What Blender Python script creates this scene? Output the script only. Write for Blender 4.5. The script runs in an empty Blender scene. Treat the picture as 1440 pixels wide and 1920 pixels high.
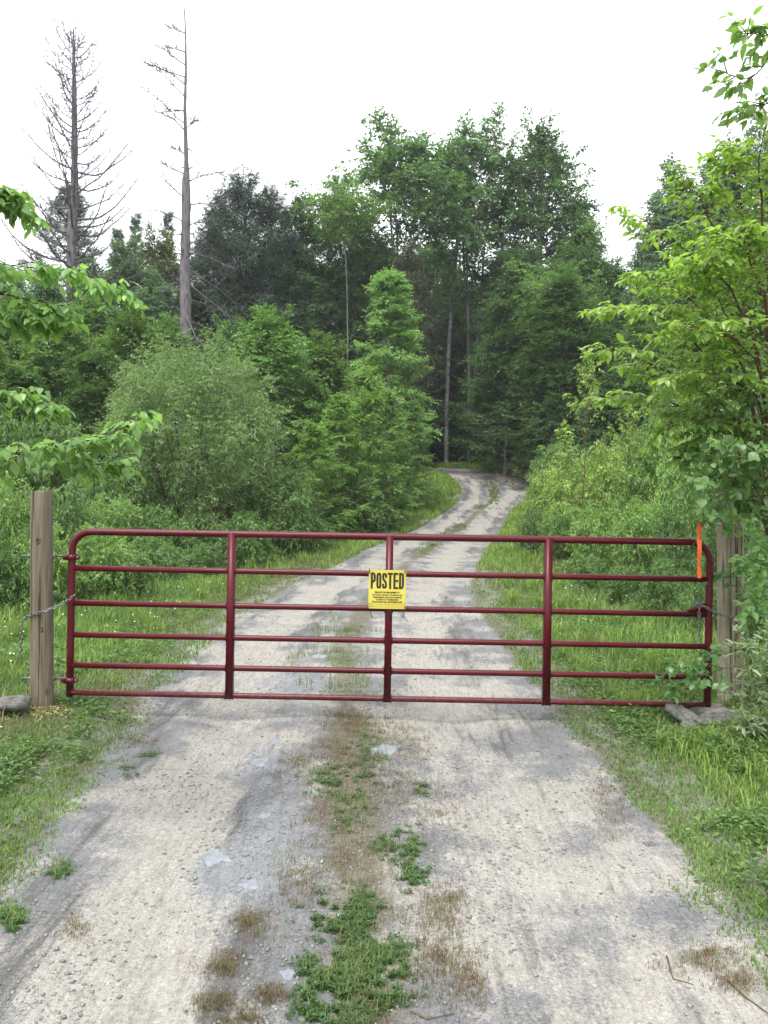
import bpy, math, random
import numpy as np
from mathutils import Vector, Matrix

SC = bpy.context.scene
COL = SC.collection
R = math.radians
PI = math.pi
random.seed(4)

# ------------------------------------------------------------------ camera
CAM_H = 1.56
ROLL = R(0.6)
cam_d = bpy.data.cameras.new("camera")
cam = bpy.data.objects.new("camera", cam_d)
COL.objects.link(cam)
cam_d.sensor_fit = 'HORIZONTAL'
cam_d.sensor_width = 36.0
cam_d.lens = 36.0
cam_d.clip_start = 0.05
cam_d.clip_end = 3000
cam.location = (0, 0, CAM_H)
cam.rotation_euler = (Matrix.Rotation(R(90), 3, 'X') @ Matrix.Rotation(ROLL, 3, 'Z')).to_euler()
SC.camera = cam

# ------------------------------------------------------------------ sky, sun, exposure (overcast noon)
SUN_EL, SUN_AZ = R(62), R(205)
w = bpy.data.worlds.new("World")
SC.world = w
w.use_nodes = True
nt = w.node_tree
nt.nodes.clear()
sky = nt.nodes.new('ShaderNodeTexSky')
sky.sky_type = 'NISHITA'
sky.sun_disc = False
sky.sun_elevation = SUN_EL
sky.sun_rotation = SUN_AZ
sky.dust_density = 6.0
sky.air_density = 1.0
hs = nt.nodes.new('ShaderNodeHueSaturation')
hs.inputs['Saturation'].default_value = 0.12
mx = nt.nodes.new('ShaderNodeMix')
mx.data_type = 'RGBA'
mx.inputs[0].default_value = 0.6
mx.inputs[7].default_value = (9.6, 10.0, 10.4, 1)      # even white cloud layer
bg = nt.nodes.new('ShaderNodeBackground')
bg.inputs['Strength'].default_value = 0.1
wo = nt.nodes.new('ShaderNodeOutputWorld')
nt.links.new(sky.outputs[0], hs.inputs['Color'])
nt.links.new(hs.outputs[0], mx.inputs[6])
nt.links.new(mx.outputs[2], bg.inputs['Color'])
nt.links.new(bg.outputs[0], wo.inputs['Surface'])
sun_d = bpy.data.lights.new("sun", 'SUN')
sun_d.energy = 1.5
sun_d.angle = R(24)
sun_d.color = (1.0, 0.97, 0.92)
sun = bpy.data.objects.new("sun", sun_d)
COL.objects.link(sun)
sv = Vector((math.sin(SUN_AZ) * math.cos(SUN_EL), math.cos(SUN_AZ) * math.cos(SUN_EL), math.sin(SUN_EL)))
sun.rotation_euler = (-sv).to_track_quat('-Z', 'Y').to_euler()
sun.location = (0, 0, 40)
SC.view_settings.view_transform = 'Standard'
SC.view_settings.look = 'None'
SC.view_settings.gamma = 1
SC.view_settings.use_curve_mapping = False
SC.view_settings.exposure = 1.6
SC.render.engine = 'CYCLES'
cy = SC.cycles
cy.max_bounces = 6
cy.diffuse_bounces = 4
cy.glossy_bounces = 2
cy.transmission_bounces = 3
cy.use_denoising = True
SC.render.film_transparent = False

# ------------------------------------------------------------------ numeric helpers
def px(u, v, Y):
    """a direction of the photograph at depth Y -> a point of the place"""
    du, dv = u - 720.0, v - 960.0
    c, s = math.cos(ROLL), math.sin(ROLL)
    a, b = du * c + dv * s, -du * s + dv * c
    return Vector((a / 1440.0 * Y, Y, CAM_H - b / 1440.0 * Y))

def _hash(ix, iy, seed):
    n = (ix.astype(np.int64) * 374761393 + iy.astype(np.int64) * 668265263 + seed * 1442695041) & 0xffffffff
    n = ((n ^ (n >> 13)) * 1274126177) & 0xffffffff
    n = n ^ (n >> 16)
    return (n & 0xffff) / 65535.0

def vnoise(x, y, sc, seed=0):
    x = np.asarray(x, float) * sc
    y = np.asarray(y, float) * sc
    ix, iy = np.floor(x), np.floor(y)
    fx, fy = x - ix, y - iy
    fx = fx * fx * (3 - 2 * fx)
    fy = fy * fy * (3 - 2 * fy)
    a = _hash(ix, iy, seed); b = _hash(ix + 1, iy, seed)
    c = _hash(ix, iy + 1, seed); d = _hash(ix + 1, iy + 1, seed)
    return (a * (1 - fx) + b * fx) * (1 - fy) + (c * (1 - fx) + d * fx) * fy

def fbm(x, y, sc, seed=0, octv=4):
    s = 0; a = 0.5; t = 0
    for i in range(octv):
        s = s + a * vnoise(x, y, sc * 2 ** i, seed + i * 17)
        t += a
        a *= 0.5
    return s / t

def sstep(a, b, x):
    t = np.clip((x - a) / (b - a), 0, 1)
    return t * t * (3 - 2 * t)

PY = [-20, 0, 6, 14, 20, 25, 32, 38, 42, 46, 50, 60, 90, 200, 900]
PZ = [0, 0, 0, .10, .45, .85, 1.80, 2.90, 3.65, 4.25, 4.5, 5.0, 9.5, 36, 60]
def prof(y):
    y = np.asarray(y, float)
    return (np.interp(y - 1.2, PY, PZ) + np.interp(y, PY, PZ) + np.interp(y + 1.2, PY, PZ)) / 3

# road edges read along the photograph (v, left, right), turned into metres
_edges = [(1920, -230, 1640), (1700, 0, 1385), (1600, 50, 1290), (1500, 130, 1200), (1400, 212, 1110), (1340, 250, 1062), (1260, 320, 985),
          (1200, 368, 942), (1150, 455, 905), (1100, 544, 886), (1060, 636, 894), (1030, 690, 914), (1000, 765, 934),
          (985, 800, 945), (960, 835, 956), (940, 862, 984), (920, 868, 996), (905, 856, 990), (892, 836, 965), (884, 800, 905)]
def _solve(u, v):
    Y = 2.0
    while Y < 49:
        p = px(u, v, Y)
        if p.z <= float(prof(Y)):
            return p
        Y += 0.04
    return px(u, v, 49)
_L = [_solve(a, v) for v, a, b in _edges]
_Rr = [_solve(b, v) for v, a, b in _edges]
def _tab(ps):
    ps = sorted([(p.y, p.x) for p in ps])
    ys, xs = [-15], [ps[0][1]]
    for y, x in ps:
        if y > ys[-1] + 0.1:
            ys.append(y); xs.append(x)
    return np.array(ys), np.array(xs)
LY, LX = _tab(_L)
RY, RX = _tab(_Rr)
# behind the crest the road goes on round the bend to the left
LY = np.append(LY, [50.5, 52, 70]); LX = np.append(LX, [-3, -9, -34])
RY = np.append(RY, [50.5, 53, 70]); RX = np.append(RX, [2.4, -4, -26])
def road_L(y): return (np.interp(y, LY, LX) + np.interp(y + .5, LY, LX) + np.interp(y - .5, LY, LX)) / 3
def road_R(y): return (np.interp(y, RY, RX) + np.interp(y + .5, RY, RX) + np.interp(y - .5, RY, RX)) / 3

def off_road(x, y):
    """metres outside the road (negative on it)"""
    return np.maximum(road_L(y) - x, x - road_R(y)) + (fbm(x, y, 1.6, 5) - .5) * .5 + (fbm(x, y, 7, 9) - .5) * .22

def ground_z(x, y):
    x = np.asarray(x, float); y = np.asarray(y, float)
    d = off_road(x, y)
    z = prof(y) - 0.07 + 0.10 * sstep(-.25, .35, d) + .05 * sstep(.3, 1.6, d)
    z = z + (fbm(x, y, .8, 31) - .5) * .12 * sstep(0, 1, d) + (fbm(x, y, 6, 41) - .5) * .03 * sstep(-.1, .3, d)
    z = z + .0010 * np.clip(np.abs(x) - 6, 0, 400) ** 1.2
    m = np.exp(-((x + 2.55) ** 2 + (y - 5.7) ** 2) / .12)
    return z + m * .05

def road_z(x, y):
    l, r = road_L(y), road_R(y)
    t = (x - l) / (r - l)
    z = prof(y) - .035 * np.exp(-((t - .24) / .09) ** 2) - .035 * np.exp(-((t - .74) / .09) ** 2)
    z = z + (fbm(x, y, 1.1, 61) - .5) * .05 + (fbm(x * 2.2, y, 4, 71) - .5) * .022 + (fbm(x, y, 22, 81, 3) - .5) * .010
    return z

# ------------------------------------------------------------------ materials
def new_mat(name):
    m = bpy.data.materials.new(name)
    m.use_nodes = True
    n = m.node_tree
    n.nodes.clear()
    return m, n, n.nodes, n.links

def mixc(N, Lk, fac, a, b, blend='MIX'):
    x = N.new('ShaderNodeMix'); x.data_type = 'RGBA'; x.blend_type = blend
    for i, v in ((0, fac), (6, a), (7, b)):
        if hasattr(v, 'is_output') or isinstance(v, bpy.types.NodeSocket):
            Lk.new(v, x.inputs[i])
        else:
            x.inputs[i].default_value = v if i == 0 else (tuple(v) + (1,) if len(v) == 3 else v)
    return x.outputs[2]

def ramp(N, Lk, fac, stops):
    r = N.new('ShaderNodeValToRGB')
    el = r.color_ramp.elements
    while len(el) < len(stops): el.new(0.5)
    for e, (p, c) in zip(el, stops):
        e.position = p
        e.color = (c, c, c, 1) if not hasattr(c, '__len__') else tuple(c) + (1,)
    Lk.new(fac, r.inputs[0])
    return r.outputs[0]

def noise(N, Lk, vec, sc, det=4, rough=.6, dist=0):
    x = N.new('ShaderNodeTexNoise')
    x.inputs['Scale'].default_value = sc
    x.inputs['Detail'].default_value = det
    x.inputs['Roughness'].default_value = rough
    x.inputs['Distortion'].default_value = dist
    if vec is not None: Lk.new(vec, x.inputs['Vector'])
    return x.outputs['Fac']

def mapping(N, Lk, vec, sc):
    x = N.new('ShaderNodeMapping')
    x.inputs['Scale'].default_value = sc
    Lk.new(vec, x.inputs['Vector'])
    return x.outputs[0]

def finish(N, Lk, col, rough=.8, spec=.3, bump=None, bstr=.3, bdist=.01, metal=0, coat=0):
    p = N.new('ShaderNodeBsdfPrincipled')
    if isinstance(col, bpy.types.NodeSocket): Lk.new(col, p.inputs['Base Color'])
    else: p.inputs['Base Color'].default_value = tuple(col) + (1,)
    if isinstance(rough, bpy.types.NodeSocket): Lk.new(rough, p.inputs['Roughness'])
    else: p.inputs['Roughness'].default_value = rough
    p.inputs['Specular IOR Level'].default_value = spec
    p.inputs['Metallic'].default_value = metal
    p.inputs['Coat Weight'].default_value = coat
    p.inputs['Coat Roughness'].default_value = .15
    if bump is not None:
        b = N.new('ShaderNodeBump')
        b.inputs['Strength'].default_value = bstr
        b.inputs['Distance'].default_value = bdist
        Lk.new(bump, b.inputs['Height'])
        Lk.new(b.outputs[0], p.inputs['Normal'])
    o = N.new('ShaderNodeOutputMaterial')
    Lk.new(p.outputs[0], o.inputs[0])
    return p

def leaf_mat(name, transl=.38, rough=.5, spec=.25, vary=.5, blade=False):
    m, T, N, Lk = new_mat(name)
    oi = N.new('ShaderNodeObjectInfo')
    at = N.new('ShaderNodeAttribute'); at.attribute_name = 'rnd'
    geo = N.new('ShaderNodeNewGeometry')
    big = noise(N, Lk, geo.outputs['Position'], .9, 2)
    h = N.new('ShaderNodeHueSaturation')
    r = at.outputs['Fac']
    hue = N.new('ShaderNodeMapRange'); hue.inputs[3].default_value = .512; hue.inputs[4].default_value = .488
    Lk.new(r, hue.inputs[0])
    val = N.new('ShaderNodeMapRange'); val.inputs[3].default_value = 1 - vary; val.inputs[4].default_value = 1 + vary
    Lk.new(r, val.inputs[0])
    v2 = N.new('ShaderNodeMapRange'); v2.inputs[1].default_value = .3; v2.inputs[2].default_value = .7
    v2.inputs[3].default_value = .78; v2.inputs[4].default_value = 1.22
    Lk.new(big, v2.inputs[0])
    mu = N.new('ShaderNodeMath'); mu.operation = 'MULTIPLY'
    Lk.new(val.outputs[0], mu.inputs[0]); Lk.new(v2.outputs[0], mu.inputs[1])
    Lk.new(hue.outputs[0], h.inputs['Hue']); Lk.new(mu.outputs[0], h.inputs['Value'])
    Lk.new(oi.outputs['Color'], h.inputs['Color'])
    p = N.new('ShaderNodeBsdfPrincipled')
    p.inputs['Roughness'].default_value = rough
    p.inputs['Specular IOR Level'].default_value = spec
    Lk.new(h.outputs[0], p.inputs['Base Color'])
    t = N.new('ShaderNodeBsdfTranslucent')
    tc = N.new('ShaderNodeMix'); tc.data_type = 'RGBA'; tc.blend_type = 'MULTIPLY'
    tc.inputs[0].default_value = 1; tc.inputs[7].default_value = (1.3, 1.4, .7, 1)
    Lk.new(h.outputs[0], tc.inputs[6]); Lk.new(tc.outputs[2], t.inputs['Color'])
    ms = N.new('ShaderNodeMixShader'); ms.inputs[0].default_value = transl
    Lk.new(p.outputs[0], ms.inputs[1]); Lk.new(t.outputs[0], ms.inputs[2])
    o = N.new('ShaderNodeOutputMaterial'); Lk.new(ms.outputs[0], o.inputs[0])
    return m

M = {}
M['leaf'] = leaf_mat('leaf', .44, .42, .45)
M['leaf_gloss'] = leaf_mat('leaf_gloss', .48, .34, .5, .35)
M['needle'] = leaf_mat('needle', .15, .7, .15, .45)
M['grass'] = leaf_mat('grass_blades', .35, .55, .2, .45)
M['dry'] = leaf_mat('dry_grass', .2, .8, .1, .5)

def bark(name, a, b, sc=(6, 6, 1.2), white=None):
    m, T, N, Lk = new_mat(name)
    g = N.new('ShaderNodeTexCoord')
    v = mapping(N, Lk, g.outputs['Object'], sc)
    n = noise(N, Lk, v, 2.5, 6, .65)
    c = mixc(N, Lk, ramp(N, Lk, n, [(.35, 0), (.65, 1)]), a, b)
    if white:
        n2 = noise(N, Lk, mapping(N, Lk, g.outputs['Object'], (1, 1, 4)), 3, 3)
        c = mixc(N, Lk, ramp(N, Lk, n2, [(.42, 0), (.52, 1)]), c, white)
    finish(N, Lk, c, .9, .15, n, .7, .03)
    M[name] = m
bark('bark_dark', (.035, .028, .022), (.085, .072, .06))
bark('bark_grey', (.08, .075, .068), (.19, .18, .165))
bark('bark_birch', (.07, .068, .065), (.15, .145, .14), (3, 3, 8), (.24, .235, .23))
bark('bark_dead', (.06, .053, .058), (.15, .135, .143), (5, 5, 1))
bark('twig', (.07, .045, .03), (.13, .085, .05))
bark('stem_green', (.07, .075, .03), (.12, .12, .05))

# painted steel
m, T, N, Lk = new_mat('red_paint')
g = N.new('ShaderNodeTexCoord')
n = noise(N, Lk, g.outputs['Object'], 3, 5)
n2 = noise(N, Lk, g.outputs['Object'], 90, 3)
c = mixc(N, Lk, ramp(N, Lk, n, [(.3, 0), (.75, 1)]), (.052, .0025, .0055), (.074, .004, .008))
sx_z = N.new('ShaderNodeSeparateXYZ'); Lk.new(g.outputs['Object'], sx_z.inputs[0])
mz = N.new('ShaderNodeMapRange'); mz.inputs[1].default_value = .55; mz.inputs[2].default_value = -.05; mz.inputs[3].default_value = .30; mz.inputs[4].default_value = .62
Lk.new(sx_z.outputs[2], mz.inputs[0])
mm = N.new('ShaderNodeMath'); mm.operation = 'MULTIPLY'
Lk.new(mz.outputs[0], mm.inputs[0]); Lk.new(noise(N, Lk, g.outputs['Object'], 38, 7, .75), mm.inputs[1])
c = mixc(N, Lk, ramp(N, Lk, mm.outputs[0], [(.26, 0), (.42, .38)]), c, (.13, .105, .085))
dst = ramp(N, Lk, noise(N, Lk, g.outputs['Object'], 26, 6, .7), [(.6, 0), (.8, .25)])
c = mixc(N, Lk, dst, c, (.10, .05, .045))
finish(N, Lk, c, ramp(N, Lk, n, [(.3, .30), (.8, .45)]), .24, n2, .06, .002, 0, 0)
M['red'] = m
m, T, N, Lk = new_mat('galvanised')
g = N.new('ShaderNodeTexCoord')
n = noise(N, Lk, g.outputs['Object'], 60, 4)
finish(N, Lk, mixc(N, Lk, n, (.07, .075, .08), (.26, .275, .29)), ramp(N, Lk, n, [(.3, .28), (.7, .55)]), .5, n, .15, .001, .85)
M['zinc'] = m
m, T, N, Lk = new_mat('weathered_wood')
g = N.new('ShaderNodeTexCoord')
v = mapping(N, Lk, g.outputs['Object'], (9, 9, .55))
n = noise(N, Lk, v, 4, 8, .72, .4)
big = noise(N, Lk, g.outputs['Object'], 2.2, 4)
c = mixc(N, Lk, ramp(N, Lk, n, [(.32, 0), (.66, 1)]), (.070, .057, .041), (.185, .152, .112))
c = mixc(N, Lk, ramp(N, Lk, big, [(.45, 0), (.7, .6)]), c, (.10, .09, .062))
crk = ramp(N, Lk, noise(N, Lk, mapping(N, Lk, g.outputs['Object'], (16, 16, .35)), 3, 3), [(.55, 0), (.62, .85)])
c = mixc(N, Lk, crk, c, (.02, .015, .010))
vo = N.new('ShaderNodeTexVoronoi'); vo.inputs['Scale'].default_value = 1
Lk.new(mapping(N, Lk, g.outputs['Object'], (5.2, 5.2, 3.1)), vo.inputs['Vector'])
kn = ramp(N, Lk, vo.outputs['Distance'], [(.05, 1), (.13, 0)])
c = mixc(N, Lk, kn, c, (.03, .018, .010))
finish(N, Lk, c, .85, .2, n, .5, .006)
M['wood'] = m
m2 = m.copy(); m2.name = 'grey_wood_lifted'; M['wood_pale'] = m2  # paler tan-grey wood, colour also lifted against the shade of the leaves
for nd in m2.node_tree.nodes:
    if nd.type == 'MIX' and abs(nd.inputs[6].default_value[0] - .070) < .001:
        nd.inputs[6].default_value = (.15, .125, .09, 1); nd.inputs[7].default_value = (.36, .31, .23, 1)
m, T, N, Lk = new_mat('cut_wood')
g = N.new('ShaderNodeTexCoord')
wv = N.new('ShaderNodeTexWave'); wv.wave_type = 'RINGS'; wv.rings_direction = 'Z'
wv.inputs['Scale'].default_value = 40; wv.inputs['Distortion'].default_value = 2
Lk.new(g.outputs['Object'], wv.inputs['Vector'])
finish(N, Lk, mixc(N, Lk, wv.outputs['Fac'], (.17, .15, .11), (.27, .24, .18)), .9, .1)
M['cut'] = m

def rockmat(name, a, b, c3):
    m, T, N, Lk = new_mat(name)
    g = N.new('ShaderNodeTexCoord')
    n = noise(N, Lk, mapping(N, Lk, g.outputs['Object'], (1, 1, 2.5)), 9, 8, .7)
    n2 = noise(N, Lk, g.outputs['Object'], 55, 4, .7)
    c = mixc(N, Lk, ramp(N, Lk, n, [(.35, 0), (.65, 1)]), a, b)
    c = mixc(N, Lk, ramp(N, Lk, n2, [(.55, 0), (.7, .7)]), c, c3)
    finish(N, Lk, c, .85, .3, n, .9, .01)
    M[name] = m
rockmat('slate', (.12, .13, .145), (.22, .235, .26), (.26, .255, .24))
rockmat('grey_rock', (.035, .034, .032), (.17, .165, .15), (.24, .235, .215))
rockmat('pebbles', (.10, .098, .095), (.23, .225, .215), (.30, .29, .27))

def plain(name, c, rough=.6, spec=.3, var=.15, sc=8):
    m, T, N, Lk = new_mat(name)
    g = N.new('ShaderNodeTexCoord')
    n = noise(N, Lk, g.outputs['Object'], sc, 4)
    a = [x * (1 - var) for x in c]; b = [x * (1 + var) for x in c]
    finish(N, Lk, mixc(N, Lk, n, a, b), rough, spec)
    M[name] = m
plain('sign_yellow', (.44, .37, .055), .45, .4, .06, 5)
plain('knot', (.075, .045, .024), .9, .1, .6, 70)
plain('ink', (.012, .012, .012), .5, .3)
plain('zip_tie', (.012, .012, .014), .4, .4)
plain('orange_tape', (.85, .13, .02), .4, .4, .12, 12)
plain('wood_chips', (.40, .28, .16), .9, .1, .4, 60)
plain('petal', (.7, .7, .62), .7, .2, .05)
plain('leaf_litter', (.10, .065, .04), .9, .1, .5, 60)

# road: light sand in the tracks, grey crushed slate, dark streaks
m, T, N, Lk = new_mat('gravel_road')
g = N.new('ShaderNodeTexCoord'); P = g.outputs['Object']
def attr(name):
    a = N.new('ShaderNodeAttribute'); a.attribute_name = name
    return a.outputs['Fac']
n_big = noise(N, Lk, P, 1.7, 6, .65)
n_mid = noise(N, Lk, P, 9, 6, .7)
n_fine = noise(N, Lk, P, 70, 5, .75)
n_str = noise(N, Lk, mapping(N, Lk, P, (5.5, .8, 1)), 1.6, 6, .68, .6)
def madd(a, b, op='ADD', k=None):
    x = N.new('ShaderNodeMath'); x.operation = op
    for i, v in enumerate((a, b)):
        if isinstance(v, bpy.types.NodeSocket): Lk.new(v, x.inputs[i])
        else: x.inputs[i].default_value = v
    x.use_clamp = False
    return x.outputs[0]
gr = madd(attr('grit'), madd(madd(n_mid, -.5), 1.1, 'MULTIPLY'))
gr = madd(gr, madd(madd(n_fine, -.5), 1.5, 'MULTIPLY'))
sand = mixc(N, Lk, n_big, (.185, .174, .154), (.262, .249, .226))
grey = mixc(N, Lk, n_mid, (.08, .08, .083), (.15, .15, .154))
c = mixc(N, Lk, ramp(N, Lk, gr, [(.35, 0), (.75, 1)]), sand, grey)
dk = madd(attr('dark_tone'), madd(madd(n_str, -.5), 2.8, 'MULTIPLY'))
dk = madd(dk, madd(madd(n_fine, -.5), .8, 'MULTIPLY'))
c = mixc(N, Lk, ramp(N, Lk, dk, [(.45, 0), (.95, .85)]), c, (.062, .061, .062))
bl = madd(attr('slate'), madd(madd(n_mid, -.5), 1.8, 'MULTIPLY'))
bl = madd(bl, madd(madd(n_fine, -.5), 1.2, 'MULTIPLY'))
c = mixc(N, Lk, ramp(N, Lk, bl, [(.4, 0), (.8, .8)]), c, (.150, .157, .168))
so = madd(attr('soil'), madd(madd(n_mid, -.5), .9, 'MULTIPLY'))
c = mixc(N, Lk, ramp(N, Lk, so, [(.35, 0), (.8, .85)]), c, (.088, .078, .052))
vo = N.new('ShaderNodeTexVoronoi'); vo.inputs['Scale'].default_value = 85; Lk.new(P, vo.inputs['Vector'])
sp = N.new('ShaderNodeSeparateColor'); Lk.new(vo.outputs['Color'], sp.inputs[0])
c = mixc(N, Lk, .6, c, ramp(N, Lk, sp.outputs[0], [(0, .62), (.15, .85), (.75, 1.0), (.93, 1.08), (1, 1.28)]), 'MULTIPLY')
vo2 = N.new('ShaderNodeTexVoronoi'); vo2.inputs['Scale'].default_value = 230; Lk.new(P, vo2.inputs['Vector'])
sp2 = N.new('ShaderNodeSeparateColor'); Lk.new(vo2.outputs['Color'], sp2.inputs[0])
c = mixc(N, Lk, .8, c, ramp(N, Lk, sp2.outputs[1], [(0, .6), (.2, .9), (.8, 1.05), (1, 1.3)]), 'MULTIPLY')
n_s2 = noise(N, Lk, mapping(N, Lk, P, (16, 2.2, 1)), 2.2, 6, .75, .8)
c = mixc(N, Lk, .8, c, ramp(N, Lk, n_s2, [(.34, .66), (.5, 1.0), (.68, 1.16)]), 'MULTIPLY')
n_g = noise(N, Lk, P, 34, 6, .8)
c = mixc(N, Lk, .45, c, ramp(N, Lk, n_g, [(.3, .62), (.5, 1.0), (.7, 1.3)]), 'MULTIPLY')
hgt = madd(madd(vo.outputs['Distance'], -.5, 'MULTIPLY'), madd(n_fine, madd(n_mid, 1.5, 'MULTIPLY')))
finish(N, Lk, c, .88, .25, hgt, .38, .007)
M['road'] = m

# soil, moss and litter below the plants
m, T, N, Lk = new_mat('earth')

g = N.new('ShaderNodeTexCoord'); P = g.outputs['Object']
n1 = noise(N, Lk, P, 1.3, 6, .65); n2 = noise(N, Lk, P, 18, 6, .75); n3 = noise(N, Lk, P, 90, 4, .7)
c = mixc(N, Lk, ramp(N, Lk, n2, [(.3, 0), (.7, 1)]), (.05, .038, .025), (.15, .12, .085))
c = mixc(N, Lk, ramp(N, Lk, n1, [(.35, 0), (.6, .65)]), c, (.045, .065, .022))
c = mixc(N, Lk, ramp(N, Lk, n3, [(.6, 0), (.72, .6)]), c, (.22, .18, .12))
sa = madd(attr('sandy'), madd(madd(n2, -.5), 1.0, 'MULTIPLY'))
c = mixc(N, Lk, ramp(N, Lk, sa, [(.3, 0), (.65, 1)]), c, mixc(N, Lk, n3, (.10, .095, .085), (.20, .19, .17)))
finish(N, Lk, c, .95, .1, n2, .8, .03)
M['earth'] = m

# ------------------------------------------------------------------ mesh helpers
def tag(o, label=None, cat=None, group=None, kind=None):
    if label: o['label'] = label
    if cat: o['category'] = cat
    if group: o['group'] = group
    if kind: o['kind'] = kind
    return o

def empty(name, loc=(0, 0, 0), rz=0):
    o = bpy.data.objects.new(name, None)
    o.empty_display_size = .2
    COL.objects.link(o)
    o.location = loc
    o.rotation_euler = (0, 0, rz)
    return o

class Buf:
    def __init__(s):
        s.v = []; s.f = {3: [], 4: []}; s.r = {3: [], 4: []}; s.n = 0
    def add(s, V, F, rnd=None):
        V = np.asarray(V, np.float32).reshape(-1, 3)
        F = np.asarray(F, np.int64)
        s.f[F.shape[1]].append(F + s.n)
        s.r[F.shape[1]].append(np.zeros(len(F), np.float32) + (0.5 if rnd is None else rnd))
        s.v.append(V); s.n += len(V)
    def addf(s, F, base, rnd=None):
        F = np.asarray(F, np.int64)
        s.f[F.shape[1]].append(F + base)
        s.r[F.shape[1]].append(np.zeros(len(F), np.float32) + (0.5 if rnd is None else rnd))
    def tubes(s, P, Rd, sides=4, cap=False, refv=None):
        """P (M,k,3), Rd (M,k)"""
        P = np.asarray(P, float); Rd = np.asarray(Rd, float)
        if P.ndim == 2: P = P[None]; Rd = Rd[None]
        Mn, k = P.shape[:2]
        T = np.gradient(P, axis=1)
        T /= np.linalg.norm(T, axis=2, keepdims=True) + 1e-9
        ref = np.where((np.abs(T[:, :1, 2:3]) > .9), np.array([1., 0, 0]), np.array([0, 0, 1.]))
        if refv is not None: ref = np.array(refv, float)
        ref = np.broadcast_to(ref, T.shape)
        A = np.cross(T, ref); A /= np.linalg.norm(A, axis=2, keepdims=True) + 1e-9
        B = np.cross(T, A)
        an = np.arange(sides) / sides * 2 * PI
        V = P[:, :, None] + Rd[:, :, None, None] * (A[:, :, None] * np.cos(an)[:, None] + B[:, :, None] * np.sin(an)[:, None])
        i = np.arange(k - 1)[:, None] * sides; j = np.arange(sides)[None]; j2 = (j + 1) % sides
        q = np.stack([i + j, i + j2, i + sides + j2, i + sides + j], -1).reshape(-1, 4)
        F = (q[None] + (np.arange(Mn) * k * sides)[:, None, None]).reshape(-1, 4)
        b = s.n
        s.add(V, F)
        if cap:
            for mI in range(Mn):
                for e, rev in ((0, 1), (k - 1, 0)):
                    c0 = s.n
                    s.v.append(P[mI, e][None].astype(np.float32)); s.n += 1
                    ring = b + mI * k * sides + e * sides + np.arange(sides)
                    nx = np.roll(ring, -1)
                    tr = np.stack([ring, nx, np.full(sides, c0)], -1)
                    if rev: tr = tr[:, ::-1]
                    s.f[3].append(tr); s.r[3].append(np.full(sides, .5, np.float32))
    def leaves(s, P, D, Nn, L, W, rnd, hi=False):
        S = np.cross(D, Nn)
        L = L[:, None]; W = W[:, None]; n = len(P)
        if not hi:
            V = np.stack([P, P + D * L * .42 + S * W * .5 + Nn * W * .12, P + D * L - Nn * L * .10,
                          P + D * L * .42 - S * W * .5 + Nn * W * .12], 1)
            F = np.array([[0, 1, 2], [0, 2, 3]])[None] + (np.arange(n) * 4)[:, None, None]
            s.add(V, F.reshape(-1, 3), np.repeat(rnd, 2))
        else:
            V, F = leaf_hi()
            VV = P[:, None] + D[:, None] * (V[:, 0] * 1)[None, :, None] * L[:, None] + S[:, None] * V[:, 1][None, :, None] * W[:, None] + Nn[:, None] * V[:, 2][None, :, None] * L[:, None]
            FF = F[None] + (np.arange(n) * len(V))[:, None, None]
            s.add(VV, FF.reshape(-1, 3), np.repeat(rnd, len(F)))
    def build(s, name, mat, parent=None, smooth=False, color=None):
        me = bpy.data.meshes.new(name)
        V = np.concatenate(s.v)
        me.vertices.add(len(V)); me.vertices.foreach_set('co', V.ravel())
        loops = []; starts = []; rnd = []; off = 0
        for k in (3, 4):
            if s.f[k]:
                F = np.concatenate(s.f[k])
                loops.append(F.ravel()); starts.append(off + np.arange(len(F)) * k); off += F.size
                rnd.append(np.concatenate(s.r[k]))
        loops = np.concatenate(loops).astype(np.int32); starts = np.concatenate(starts).astype(np.int32)
        me.loops.add(len(loops)); me.loops.foreach_set('vertex_index', loops)
        me.polygons.add(len(starts)); me.polygons.foreach_set('loop_start', starts)
        me.update(calc_edges=True)
        if smooth: me.polygons.foreach_set('use_smooth', np.ones(len(starts), bool))
        a = me.attributes.new('rnd', 'FLOAT', 'FACE')
        a.data.foreach_set('value', np.concatenate(rnd).astype(np.float32))
        me.materials.append(mat)
        o = bpy.data.objects.new(name, me)
        COL.objects.link(o)
        if parent: o.parent = parent
        if color: o.color = tuple(color) + (1,)
        return o

def leaf_hi():
    """a pointed oval leaf folded at the midrib: x along, y across (half widths), z out of plane, all per length"""
    V = np.array([(0, 0, 0), (.34, 0, -.01), (.7, 0, -.035), (1.0, 0, -.12),
                  (.14, .34, .03), (.42, .5, .05), (.72, .30, .01),
                  (.14, -.34, .03), (.42, -.5, .05), (.72, -.30, .01)], float)
    F = np.array([(0, 1, 4), (4, 1, 5), (1, 2, 5), (5, 2, 6), (6, 2, 3), (0, 7, 1), (7, 8, 1), (1, 8, 2), (8, 9, 2), (9, 3, 2)])
    return V, F

def nrm(a): return a / (np.linalg.norm(a, axis=-1, keepdims=True) + 1e-9)

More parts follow.
